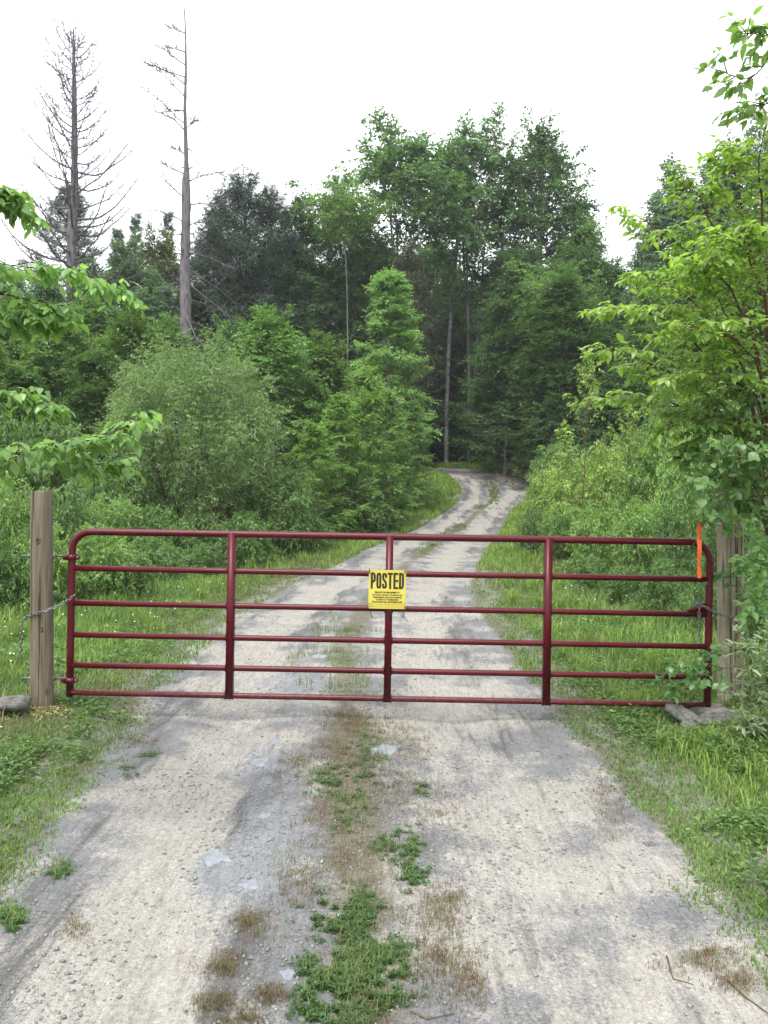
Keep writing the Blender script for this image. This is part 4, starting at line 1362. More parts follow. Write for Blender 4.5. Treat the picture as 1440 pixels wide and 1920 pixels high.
proto('young_tree', lambda: make_tree(9, 8, .06, 2.2, 'dome', 50, (15, 65), .04, .09, cl=(150, .62, .3, 24), ns=7, s0=.18, sl=.42, smin=.25, sang=48, rollsd=28, lift=.12, nt=5, tl=.38, nl=7, ll=.125, asp=.55, droop=.35, flat=1.6, jit=.35), 'bark_dark', 'leaf')
proto('willow', lambda: make_shrub(10, 3.4, 1.75, 44, (32, 88), -.04, .14, cl=(400, .27, .8, 26), zc=.56, ns=9, s0=.5, sl=.25, smin=.12, sang=40, rollsd=90, lift=.12, nt=5, tl=.20, nl=7, ll=.060, asp=.34, droop=.3, flat=.7, jit=.55), 'bark_dark', 'leaf')
proto('bush_a', lambda: make_shrub(11, 3.2, 1.9, 28, (25, 86), .0, .3, cl=(190, .42, .4, 24), zc=.48, ns=7, s0=.3, sl=.30, smin=.2, sang=46, rollsd=60, lift=.1, nt=5, tl=.26, nl=6, ll=.10, asp=.55, droop=.35, flat=1.5, jit=.35), 'twig', 'leaf')
proto('bush_b', lambda: make_shrub(12, 2.4, 1.7, 24, (15, 84), .0, .3, cl=(120, .36, .35, 20), zc=.45, ns=6, s0=.25, sl=.30, smin=.16, sang=50, rollsd=60, lift=.12, nt=4, tl=.24, nl=6, ll=.10, asp=.55, droop=.35, flat=1.4, jit=.4), 'twig', 'leaf')
proto('bramble', lambda: make_shrub(13, 1.1, 1.0, 20, (12, 80), -.08, .25, cl=(110, .2, .4, 16), zc=.40, ns=7, s0=.2, sl=.3, smin=.1, sang=50, rollsd=70, lift=.12, nt=5, tl=.13, nl=6, ll=.062, asp=.6, droop=.35, flat=1.5, jit=.35), 'stem_green', 'leaf')
proto('sapling', lambda: make_tree(14, 4, .10, .95, 'edge', 16, (22, 60), .16, .020, lean=.10, cl=(14, .20, .5, 12), ns=4, s0=.3, sl=.3, smin=.12, sang=42, rollsd=50, lift=.15, nt=4, tl=.17, nl=5, ll=.092, asp=.5, droop=.6, flat=.9, jit=.4), 'twig', 'leaf')
proto('fern', lambda: make_shrub(15, .55, .55, 16, (25, 75), -.35, .04, ns=14, s0=.1, sl=.32, smin=.03, sang=72, rollsd=6, lift=0, nt=3, tl=.04, nl=3, ll=.035, asp=.4, droop=.15, flat=2.2, jit=.2), 'stem_green', 'leaf')

G_MID = (.108, .190, .060); G_BR = (.158, .265, .075); G_YEL = (.200, .300, .075); G_DK = (.074, .136, .066)  # the dark green has forest shade partly put into the leaf colour
G_HAZE = (.105, .175, .105); G_HEM = (.048, .075, .055); G_SAGE = (.145, .225, .088)  # the bluish far green has distance haze put into the leaf colour

# tall trees above the bend
plant('maple_airy', 'maple_tree', 'tall airy maple left of centre with several bare upper stems against the sky', 'tree', 768, 236, 49, (.088, .165, .068), rz=.4, hw=128)
plant('maple_airy', 'maple_tree', 'tall airy maple whose crown is the highest point of the tall group above the bend', 'tree', 888, 226, 50, (.088, .165, .068), rz=2.4, hw=100)
plant('maple_dense', 'maple_tree', 'tall dense dark maple at the right end of the tall group against the sky', 'tree', 1015, 242, 49, (.052, .108, .036), rz=.3, hw=112)
plant('slim_tree', 'maple_tree', 'slender maple left of the tall airy maples above the thin white birch stem', 'tree', 640, 335, 47, (.088, .165, .068), rz=1.2, hw=72)
plant('slim_tree', 'maple_tree', 'round topped green tree between the grey hemlock and the slender maple', 'tree', 562, 368, 47, (.062, .12, .036), rz=3.0, hw=72)
plant('slim_tree', 'maple_tree', 'lower maple at the right shoulder of the tall group beside the gap of sky', 'tree', 1095, 400, 46, G_MID, rz=4.0, hw=65)
plant('hemlock', 'hemlock_tree', 'broad dark grey-green hemlock just right of the second dead tree', 'tree', 458, 328, 44, G_HEM, rz=.2, hw=120)
plant('hemlock', 'hemlock_tree', 'hemlock forming the right shoulder of the dark dome beside the round topped tree', 'tree', 512, 350, 45, G_HEM, rz=4.2, hw=75)
plant('hemlock', 'hemlock_tree', 'hemlock forming the left shoulder of the dark dome next to the second dead trunk', 'tree', 415, 362, 46, G_HEM, rz=5.2, hw=75)
plant('hemlock', 'hemlock_tree', 'grey-green hemlock filling the gap behind the second dead trunk', 'tree', 400, 430, 45, G_HEM, rz=2.2, hw=90)
plant('hemlock', 'hemlock_tree', 'dull brownish hemlock below the tall airy maples', 'tree', 764, 455, 42, (.062, .074, .045), rz=1.9, hw=66)
plant('pine', 'pine_tree', 'dark pine standing behind the first dead tree', 'tree', 128, 345, 46, G_HEM, rz=.2, hw=105)
plant('spire', 'spruce_tree', 'small dark spruce tip showing left of the second dead tree', 'tree', 312, 398, 56, G_HEM, hw=42)
plant('spire', 'spruce_tree', 'slender pale spruce tip nearest to the first dead tree', 'tree', 252, 405, 52, G_HAZE, hw=50)
plant('spire', 'spruce_tree', 'low spruce tip between the first dead tree and the pale spruce', 'tree', 222, 428, 50, G_HAZE, hw=55)
plant('young_tree', 'olive_tree', 'olive green round tree top just left of the second dead tree', 'tree', 300, 430, 42, (.105, .125, .055), hw=75)

# forest wall behind the bend
B = 'trees of the dark forest edge behind the bend'
FL = 'leafy tree in the dark forest wall behind the bend'
rs = random.Random(8)
FW = [(620, 500, 47), (700, 450, 48), (757, 480, 56), (820, 455, 58), (955, 465, 48.5), (985, 470, 46), (1030, 500, 44), (1090, 470, 45), (1140, 490, 46), (560, 470, 46), (500, 470, 50),
      (885, 620, 54), (940, 640, 53), (985, 620, 47), (785, 600, 53), (1190, 560, 42), (720, 600, 50), (640, 600, 50), (1070, 640, 42), (1130, 620, 40)]
FWL = ['dark tree behind the left bright young trees', 'dark tree just left of the brown hemlock', 'dark tree behind the brown hemlock', 'dark tree left of the long pale trunk', 'dark tree right of the long pale trunk', 'dark tree under the gap between the two tallest maples',
       'dark tree under the dense dark maple', 'dark tree under the right edge of the dense maple', 'dark tree below the gap of sky', 'dark tree under the round topped green tree', 'dark tree under the dark hemlock dome',
       'low dark tree directly above the crest of the road', 'low dark tree above the right half of the road crest', 'low dark tree above the outside of the bend', 'low dark tree left of the road crest', 'dark tree between the sky gap and the near right tree',
       'low dark tree behind the small pale beech', 'low dark tree behind the thin white birch stem', 'low dark tree behind the short yellow-green sapling', 'low dark tree behind the highest yellow-green sapling']
for (u, vt, Y), lab in zip(FW, FWL):
    plant('forest_tree', 'forest_tree', lab, 'tree', u, vt, Y, G_DK, B, hw=rs.uniform(85, 115))
for i in range(46):
    Y = rs.uniform(56, 95); u = rs.uniform(-60, 1500)
    plant('forest_tree', 'forest_tree', FL, 'tree', u, rs.uniform(500, 600) + (60 if u < 450 else 0), Y, G_DK, B, hw=rs.uniform(80, 110))
for i in range(44):
    Y = rs.uniform(49.5, 70); u = rs.uniform(480, 1260)
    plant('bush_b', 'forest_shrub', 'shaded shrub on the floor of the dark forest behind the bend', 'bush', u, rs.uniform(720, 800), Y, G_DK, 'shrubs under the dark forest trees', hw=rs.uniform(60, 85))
plant('forest_tree', 'forest_tree', 'lighter layered tree in front of the forest wall right of the pale trunk', 'tree', 1055, 515, 38, (.056, .112, .036), hw=105)
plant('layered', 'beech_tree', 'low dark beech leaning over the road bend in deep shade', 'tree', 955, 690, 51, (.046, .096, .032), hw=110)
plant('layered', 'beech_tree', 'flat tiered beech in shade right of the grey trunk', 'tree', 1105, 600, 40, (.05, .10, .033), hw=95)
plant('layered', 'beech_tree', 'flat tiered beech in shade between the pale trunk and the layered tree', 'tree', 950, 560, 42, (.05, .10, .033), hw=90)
# right background
RB = 'trees in the right background beyond the near green tree'
for (u, vt, Y, c, k_, hw, lab) in [(1262, 305, 38, G_HAZE, 'slim_tree', 75, 'bluish tree with a round top right of the gap of sky'), (1340, 300, 40, G_HAZE, 'slim_tree', 70, 'bluish tree between the round topped one and the right edge'),
        (1405, 245, 38, G_HAZE, 'maple_airy', 90, 'tallest bluish tree rising behind the near tree at the right edge'), (1218, 420, 40, G_HAZE, 'slim_tree', 55, 'lower pale tree at the right side of the gap of sky'),
        (1470, 235, 33, G_MID, 'slim_tree', 85, 'green tree cut by the right edge above the near tree'), (1290, 470, 30, G_MID, 'forest_tree', 95, 'mid green tree seen between the near tree and the forest wall'),
        (1400, 430, 27, G_MID, 'forest_tree', 110, 'mid green tree directly behind the near green tree'), (1215, 540, 32, G_MID, 'forest_tree', 80, 'mid green tree at the left border of the near green tree'),
        (1330, 560, 22, G_MID, 'young_tree', 110, 'young tree hidden mostly by the near green tree'), (1440, 480, 20, G_MID, 'young_tree', 120, 'young tree behind the near green tree at the right edge')]:
    plant(k_, 'background_tree', lab, 'tree', u, vt, Y, c, RB, hw=hw)
# left background
LB = 'trees in the left background behind the round willow'
for (u, vt, Y, c, k_, hw, lab) in [(10, 500, 36, G_HAZE, 'slim_tree', 70, 'bluish tree at the left edge under the first dead tree'), (-60, 440, 36, G_MID, 'slim_tree', 70, 'green tree cut by the left edge'),
        (175, 490, 38, G_HAZE, 'slim_tree', 65, 'bluish airy tree right of the first dead trunk'), (240, 455, 40, G_HAZE, 'slim_tree', 70, 'pale airy tree under the spruce tips'),
        (90, 520, 34, G_HAZE, 'forest_tree', 90, 'bluish layered tree hiding the foot of the first dead trunk'), (165, 560, 32, G_MID, 'forest_tree', 90, 'mid green layered tree between the two dead trunks'),
        (290, 510, 38, G_HAZE, 'slim_tree', 60, 'airy pale tree touching the second dead trunk on its left'), (390, 540, 44, G_DK, 'forest_tree', 110, 'dark tree behind the foot of the second dead trunk'),
        (440, 540, 46, G_DK, 'forest_tree', 110, 'dark tree below the broad hemlock'), (245, 580, 27, (.09, .165, .045), 'young_tree', 95, 'bright young tree above the left half of the willow'),
        (20, 560, 26, G_MID, 'young_tree', 110, 'young tree at the left edge above the dark hollow'), (115, 580, 25, G_MID, 'young_tree', 100, 'young tree in the middle of the left bank of leaves'),
        (-40, 620, 22, G_MID, 'young_tree', 100, 'young tree mostly outside the left edge'), (315, 600, 29, G_MID, 'young_tree', 80, 'young tree just behind the top of the willow'),
        (40, 690, 21, (.062, .12, .036), 'layered', 100, 'dark tiered tree left of the willow at the picture edge'), (175, 660, 23, (.062, .12, .036), 'layered', 90, 'dark tiered tree touching the left side of the willow')]:
    plant(k_, 'background_tree', lab, 'tree', u, vt, Y, c, LB, hw=hw)

# mid distance on the left of the road
plant('willow', 'willow_bush', 'large round grey-green willow bush behind the left half of the gate', 'bush', 368, 632, 18.5, G_SAGE, rz=.5, hw=165)
plant('tiered', 'beech_tree', 'small pale green beech with flat tiers of leaves standing in front of the dark forest', 'tree', 730, 512, 32, (.175, .300, .115), rz=.3, hw=96)
plant('young_tree', 'young_tree', 'bright rounded young tree behind the right shoulder of the willow', 'tree', 510, 578, 27, (.125, .225, .075), hw=105)
plant('young_tree', 'young_tree', 'bright young tree between the willow and the beech', 'tree', 605, 630, 29, (.09, .165, .042), hw=80)
plant('young_tree', 'young_tree', 'young tree whose top shows between the second dead trunk and the willow', 'tree', 430, 600, 28, (.08, .165, .055), hw=70)
for (u, vt, Y, hw, c, lab) in [(685, 688, 25, 66, G_BR, 'tallest fresh green beech sapling inside the bend'), (640, 742, 23.5, 62, G_BR, 'fresh green beech sapling left of the tallest one'), (588, 792, 22, 58, G_BR, 'fresh green beech sapling nearest to the right side of the willow'),
        (728, 728, 26.5, 52, (.145, .25, .075), 'fresh green beech sapling right of the tallest one'), (772, 755, 30, 50, (.125, .22, .07), 'beech sapling whose tiers hang out over the road bend'), (545, 850, 20.5, 50, G_MID, 'low beech sapling between the willow and the bright saplings')]:
    plant('layered', 'beech_sapling', lab, 'tree', u, vt, Y, c, 'beech saplings inside the bend', hw=hw)
plant('bush_b', 'green_bush', 'low bush right under the tallest beech sapling', 'bush', 660, 875, 24, G_MID, hw=62)
plant('bush_b', 'green_bush', 'low bush at the left verge right below the bend', 'bush', 715, 885, 27.5, G_MID, hw=40)
plant('bush_b', 'green_bush', 'shaded bush at the right foot of the willow', 'bush', 520, 870, 19, G_MID, hw=75)
plant('bush_b', 'green_bush', 'shaded bush at the left foot of the willow', 'bush', 215, 860, 17, G_MID, hw=80)
plant('bush_a', 'green_bush', 'tall bush in the hollow above the left post', 'bush', 100, 790, 19, G_MID, hw=90)
plant('bush_a', 'green_bush', 'tall bush at the left picture edge behind the birch spray', 'bush', -10, 770, 17, G_MID, hw=90)
LG = 'low leafy bushes behind the left half of the gate'
for (u, vt, Y, c, k_, hw, lab) in [(10, 885, 11.5, G_BR, 'bush_b', 85, 'leafy bush left of the left post top'), (115, 905, 12.5, G_MID, 'bush_b', 80, 'leafy bush just right of the left post top'), (205, 930, 15.5, G_BR, 'bush_b', 70, 'bright bush above the rounded left corner of the gate'),
        (300, 950, 16, G_MID, 'bramble', 70, 'bramble above the top rail left of the first upright'), (385, 965, 16.5, G_MID, 'bramble', 65, 'bramble under the willow left of the first upright'), (460, 960, 17, G_MID, 'bramble', 62, 'bramble under the willow above the first upright'),
        (185, 985, 11.6, G_BR, 'bramble', 78, 'bright bramble seen through the gate next to its left end'), (285, 1005, 14.2, G_MID, 'bramble', 62, 'bramble seen between the top two rails left of the first upright'), (75, 985, 10.6, G_BR, 'bramble', 78, 'bramble behind the left post'),
        (-20, 990, 10.2, G_MID, 'bramble', 75, 'bramble at the left edge behind the chain'), (380, 1020, 15.2, G_MID, 'bramble', 50, 'low bramble just left of the first upright'), (250, 1040, 11.8, G_MID, 'bramble', 50, 'small bramble nearest to the gate on the left grass'),
        (560, 955, 20, G_MID, 'bramble', 62, 'bramble between the willow and the fresh green bushes'), (620, 950, 23, G_MID, 'bramble', 60, 'bramble at the foot of the left fresh green bush'), (700, 935, 25, G_MID, 'bramble', 60, 'bramble at the foot of the tallest fresh green bush'),
        (740, 925, 27, G_MID, 'bramble', 38, 'bramble nearest to the inside of the bend')]:
    plant(k_, 'low_bush', lab, 'bush', u, vt, Y, c, LG, hw=hw, parts=('stems', 'leaves'))
for (u, vt, Y, lab) in [(700, 968, 24, 'pale fern in the middle of the row below the fresh green bushes'), (655, 978, 23, 'pale fern at the left end of the row below the bushes'), (735, 960, 25.5, 'pale fern at the right end of the row below the bushes'), (610, 985, 21, 'pale fern beside the top rail left of the middle upright')]:
    plant('fern', 'fern', lab, 'fern', u, vt, Y, (.11, .18, .055), 'ferns along the left verge', hw=26, parts=('stems', 'fronds'))

# right of the road
plant('sapling', 'sapling', 'thin yellow-green sapling standing highest above the shrubs right of the road', 'sapling', 1112, 660, 17, G_YEL, rz=.3, hw=72)
plant('sapling', 'sapling', 'dark thin sapling between the road bend and the yellow-green sapling', 'sapling', 992, 762, 37, (.08, .105, .038), rz=2.3, hw=42)
plant('sapling', 'sapling', 'yellow-green sapling close right of the highest one', 'sapling', 1175, 755, 15.5, G_YEL, rz=4, hw=60)
plant('sapling', 'sapling', 'short yellow-green sapling left of the highest one', 'sapling', 1062, 790, 19, G_YEL, rz=1, hw=55)
RG = 'shrubs on the right verge behind the gate'
for (u, vt, Y, c, k_, hw, lab) in [(1030, 868, 22, G_YEL, 'bush_b', 42, 'yellow-green shrub nearest the right side of the bend'), (1075, 850, 20, G_YEL, 'bush_b', 62, 'yellow-green shrub at the foot of the short sapling'), (1150, 825, 17.5, G_YEL, 'bush_b', 70, 'yellow-green shrub at the foot of the highest sapling'),
        (1235, 800, 15.5, G_BR, 'bush_a', 80, 'bright shrub left of the near tree above the right part of the gate'), (1325, 790, 13.5, G_BR, 'bush_a', 85, 'bright shrub behind the orange tape'), (1410, 800, 11.5, G_MID, 'bush_a', 85, 'green shrub behind the right posts'),
        (1005, 950, 20, G_MID, 'bramble', 38, 'bramble touching the road above the third upright'), (1062, 945, 18, G_BR, 'bush_b', 50, 'leafy shrub just right of the third upright above the top rail'), (1125, 945, 15.5, G_BR, 'bush_b', 62, 'leafy shrub between the third upright and the tape, farther half'),
        (1205, 935, 13.5, G_BR, 'bush_b', 62, 'leafy shrub between the third upright and the tape, nearer half'), (1285, 935, 11.8, G_MID, 'bush_b', 62, 'leafy shrub just left of the orange tape'), (1375, 940, 10, G_MID, 'bush_b', 62, 'leafy shrub right behind the right post pair'),
        (1245, 1050, 11, G_MID, 'bramble', 50, 'low bramble seen through the gate left of its right end'), (1330, 1080, 9.4, G_MID, 'bramble', 50, 'low bramble behind the right end of the gate'), (1425, 1070, 8.4, G_MID, 'bramble', 62, 'low bramble at the right edge behind the posts'), (1175, 1060, 12.2, G_MID, 'bramble', 45, 'low bramble in the middle of the right grass'),
        (1110, 1040, 14, G_MID, 'bramble', 40, 'low bramble just right of the third upright'), (1205, 800, 24, G_MID, 'bush_a', 70, 'tall green shrub behind the bright shrubs'), (1120, 835, 25, G_MID, 'bush_a', 60, 'tall green shrub behind the highest sapling'), (1045, 830, 27, G_MID, 'bush_a', 55, 'green shrub behind the short sapling'),
        (1290, 700, 19, G_MID, 'bush_a', 90, 'tall green shrub under the left boughs of the near tree'), (1400, 700, 15, G_MID, 'bush_a', 90, 'tall green shrub under the right boughs of the near tree'), (1045, 835, 34, G_DK, 'bush_b', 45, 'dark shrub at the outside of the bend'), (1050, 740, 36, G_DK, 'young_tree', 60, 'dark young tree behind the dark thin sapling'),
        (1150, 700, 32, G_DK, 'young_tree', 75, 'dark young tree behind the highest sapling')]:
    plant(k_, 'verge_shrub', lab, 'bush', u, vt, Y, c, RG, hw=hw, parts=('stems', 'leaves'))

# ------------------------------------------------------------------ dead trees and bare trunks
def dead_tree(name, label, u_top, v_top, u_base, Y, r0, limbs_fn, seed, thick=.019):
    rng = np.random.default_rng(seed)
    top = px(u_top, v_top, Y); bx = px(u_base, 800, Y).x
    gz = float(ground_z(bx, Y))
    e = empty(name, (bx, Y, gz)); tag(e, label, 'tree')
    H = top.z - gz; k = 16
    t = np.linspace(0, 1, k)
    tr = np.zeros((k, 3)); tr[:, 2] = t * H; tr[:, 0] = (top.x - bx) * t + np.cumsum(rng.normal(0, .03, k)); tr[:, 1] = np.cumsum(rng.normal(0, .03, k))
    tr[0, :2] = 0
    rad = r0 * (1 - t) ** .8 * .97 + .035
    if thick < .015: rad = np.interp(t, [0, .45, .635, .68, 1], [.32, .23, .18, .095, .025])
    tf = np.linspace(0, 1, 90); trf = np.stack([np.interp(tf, t, tr[:, q]) for q in range(3)], 1)
    rf = np.interp(tf, t, rad) * (1 + rng.normal(0, .07, 90))
    b = Buf(); b.tubes(trf, rf, 10); b.build('trunk', M['bark_dead'], e, True)
    for q in range(16):
        hq = rng.uniform(.2, .8); p_ = np.array([np.interp(hq, t, tr[:, c_]) for c_ in range(3)]); a_ = rng.uniform(0, 2 * PI); l_ = np.interp(hq, t, rad) + rng.uniform(.12, .4)
        b = Buf(); b.tubes(np.array([p_, p_ + (math.cos(a_) * l_, math.sin(a_) * l_, rng.uniform(-.05, .1))]), np.array([.04, .018]), 5); b.build('stub', M['bark_dead'], e, True)
    specs = limbs_fn(rng, H)
    h, az, el, ln, cv = [np.array(a, float) for a in zip(*specs)]
    ff = h * (k - 1); ii = np.minimum(ff.astype(int), k - 2)
    Bp = tr[ii] + (tr[ii + 1] - tr[ii]) * (ff - ii)[:, None]
    P = np.concatenate([curve_limbs(rng, Bp[i:i + 1], az[i:i + 1], el[i:i + 1], ln[i:i + 1], 7, cv[i], .05) for i in range(len(h))])
    d = ramify(rng, P, ns=12, s0=.25, sl=.17, smin=.16, sang=50, rollsd=50, lift=.25, nt=4, tl=.26, nl=1)
    for i in range(len(h)):
        b = Buf()
        b.tubes(P[i], np.maximum(ln[i] * thick, .030) * np.linspace(1, .35, 7), 4)
        sl_ = slice(i * 12, i * 12 + 12)
        b.tubes(d['SP'][sl_], np.full((12, 4), .017) * np.linspace(1, .5, 4), 3)
        m_ = d['TP'][i * 48:i * 48 + 48]; q_ = m_ + d['TD'][i * 48:i * 48 + 48] * d['TL'][i * 48:i * 48 + 48, None]
        b.tubes(np.stack([m_, q_], 1), np.full((48, 2), .009), 3)
        b.build('branch', M['bark_dead'], e, True)
    return e, tr, H
def limbs1(rng, H):
    out = []
    n = 84
    for i in range(n):
        h = .40 + .57 * (i / n)
        w_ = (1 - (h - .40) / .60)
        out.append((h, i * GA + rng.normal(0, .3), -14 + 40 * (1 - w_) + rng.normal(0, 6), (.5 + 3.3 * w_ ** .7) * rng.uniform(.7, 1.1), .62 + rng.normal(0, .08)))
    for i in range(8):
        out.append((rng.uniform(.28, .4), rng.uniform(0, 2 * PI), rng.normal(0, 10), rng.uniform(1.5, 3), -.1))
    return out
dead_tree('dead_larch', 'leafless dead conifer with upswept bare branches, the leftmost of two dead trees', 140, 52, 137, 38, .36, limbs1, 3)
def limbs2(rng, H):
    out = []
    for (h, side, ln) in [(.95, PI, .8), (.91, PI, 1.1), (.885, PI, 1.5), (.86, PI, 2.0), (.845, PI, 1.6), (.82, PI, 1.9), (.79, PI, 1.8), (.765, PI, 2.2), (.755, 0.1, 1.3), (.75, PI, 2.0), (.70, PI, 1.2), (.66, PI, 1.3),
                          (.645, 0, 1.9), (.61, PI, 1.6), (.60, .2, 1.8), (.56, PI, 1.7), (.555, 0, 1.7), (.52, .3, 1.3), (.50, -.3, 2.2), (.47, .1, 3.0), (.44, -.2, 3.6), (.41, .3, 2.6), (.37, 0, 3.4), (.33, -.3, 3.0), (.30, .2, 2.8), (.27, 0, 2.6), (.35, PI, 1.5), (.45, PI, 1.2), (.24, .2, 2.2), (.21, -.2, 2.0)]:
        el = (28 if side == PI else 5) if h > .55 else -12
        cv = -.12 if h > .55 else -.28
        out.append((h, side + rng.normal(0, .5), el + rng.normal(0, 7), ln, cv))
    return out
e, tr, H = dead_tree('dead_spruce', 'taller dead tree with a broken second leader and few brittle side branches', 350, 22, 352, 34, .26, limbs2, 5, .011)
# broken second leader
tz = (px(346, 334, 34).z - e.location.z)
b = Buf()
b.tubes(np.array([(-.02, 0, tz * .60), (-.16, -.05, tz * .72), (-.24, -.05, tz * .9), (-.27, -.05, tz * .985), (-.30, -.05, tz)]), np.array([.15, .15, .12, .10, .03]), 8)
b.build('broken_leader', M['bark_dead'], e, True)
for i in range(4):
    b = Buf(); x_ = -.34 + i * .035
    b.tubes(np.array([(x_, -.05 + .03 * i, tz * .97), (x_ - .005, -.05, tz * (1.0 + .012 * (i % 2) + .004 * i))]), np.array([.03, .006]), 4)
    b.build('splinter', M['bark_dead'], e, True)

def bare_trunk(name, label, pts, Y, r0, r1, mat):
    P = [px(u, v, Y) for u, v in pts]
    gz = float(ground_z(P[0].x, Y)) - .1
    base = Vector((P[0].x, Y, gz))
    e = empty(name, base); tag(e, label, 'tree')
    A = [(0, 0, 0)] + [tuple(p - base) for p in P]
    b = Buf(); b.tubes(np.array(A), np.linspace(r0, r1, len(A)), 9); b.build('trunk', M[mat], e, True)
    A = np.array(A)
    rng = np.random.default_rng(int(Y * 10)); cr = Buf()
    top = A[-1]; n = 12
    Bs = A[-2] + (A[-1] - A[-2]) * np.linspace(.1, 1, n)[:, None]
    LP = curve_limbs(rng, Bs, np.arange(n) * GA, np.full(n, 35.), np.full(n, 1.8), 6, .1)
    w_ = Buf(); w_.tubes(LP, np.full((n, 6), .03) * np.linspace(1, .3, 6), 4); w_.build('limbs', M[mat], e, True)
    d = ramify(rng, LP, ns=6, s0=.3, sl=.4, smin=.3, nt=5, tl=.5, nl=7, ll=.16, rollsd=40)
    cr.leaves(d['P'], d['D'], d['N'], d['L'], d['W'], d['R'])
    d = clump_leaves(rng, 34, lambda q: Bs[rng.integers(0, n, q)] + rng.normal(0, 1, (q, 3)) * (1.1, 1.1, .9) + (0, 0, .3), .8, .4, 20, dict(tl=.5, nl=7, ll=.17, flat=1.2, jit=.45))
    cr.leaves(d['P'], d['D'], d['N'], d['L'], d['W'], d['R']); cr.build('crown', M['leaf'], e, False, G_MID)
bare_trunk('pale_trunk_tree', 'slender tree with a long pale grey trunk just right of the small beech', [(838, 745), (842, 640), (848, 560), (853, 500), (858, 440), (862, 390)], 50.4, .15, .08, 'bark_birch')
bare_trunk('birch_tree', 'thin white birch stem left of the small beech', [(652, 640), (651, 560), (649, 500), (646, 450), (642, 400)], 44, .042, .03, 'bark_grey')
bare_trunk('grey_trunk_tree', 'straight grey trunk in the dark forest right of the bend', [(1052, 830), (1051, 770), (1049, 735), (1046, 640), (1044, 560)], 41, .15, .09, 'bark_grey')
bare_trunk('forest_pole_tree', 'thin upright stem in the shade midway between the pale trunk and the grey trunk', [(938, 760), (935, 680), (934, 600), (930, 540)], 50, .07, .04, 'bark_dark')

# ------------------------------------------------------------------ near trees with leaves one can pick out
LEAFSET = {}
def leaf_objs(parent, d, sel, color, key, mat='leaf_gloss', asp=.6):
    """each of these leaves is its own piece; five shapes share their mesh data"""
    if key not in LEAFSET:
        ms = []
        rg = np.random.default_rng(5)
        for q in range(7):
            V, F = leaf_hi()
            V = V.copy(); V[:, 1] *= asp * rg.uniform(.85, 1.15)
            V[:, 2] += -.10 * V[:, 0] ** 2 * rg.uniform(0, 1.6) + rg.normal(0, .012, len(V))
            b = Buf(); b.add(V, F, np.full(len(F), (q + .5) / 7))
            o = b.build('leaf', M[mat], None, True)
            me = o.data; bpy.data.objects.remove(o)
            ms.append(me)
        LEAFSET[key] = ms
    ms = LEAFSET[key]
    S = np.cross(d['D'], d['N'])
    for i in sel:
        o = bpy.data.objects.new('leaf', ms[int(min(d['R'][i], .999) * 7)])
        COL.objects.link(o)
        o.parent = parent; o.color = tuple(color) + (1,)
        L = float(d['L'][i])
        D_, S_, N_, P_ = d['D'][i] * L, S[i] * L, d['N'][i] * L, d['P'][i]
        o.matrix_basis = Matrix(((D_[0], S_[0], N_[0], P_[0]), (D_[1], S_[1], N_[1], P_[1]), (D_[2], S_[2], N_[2], P_[2]), (0, 0, 0, 1)))

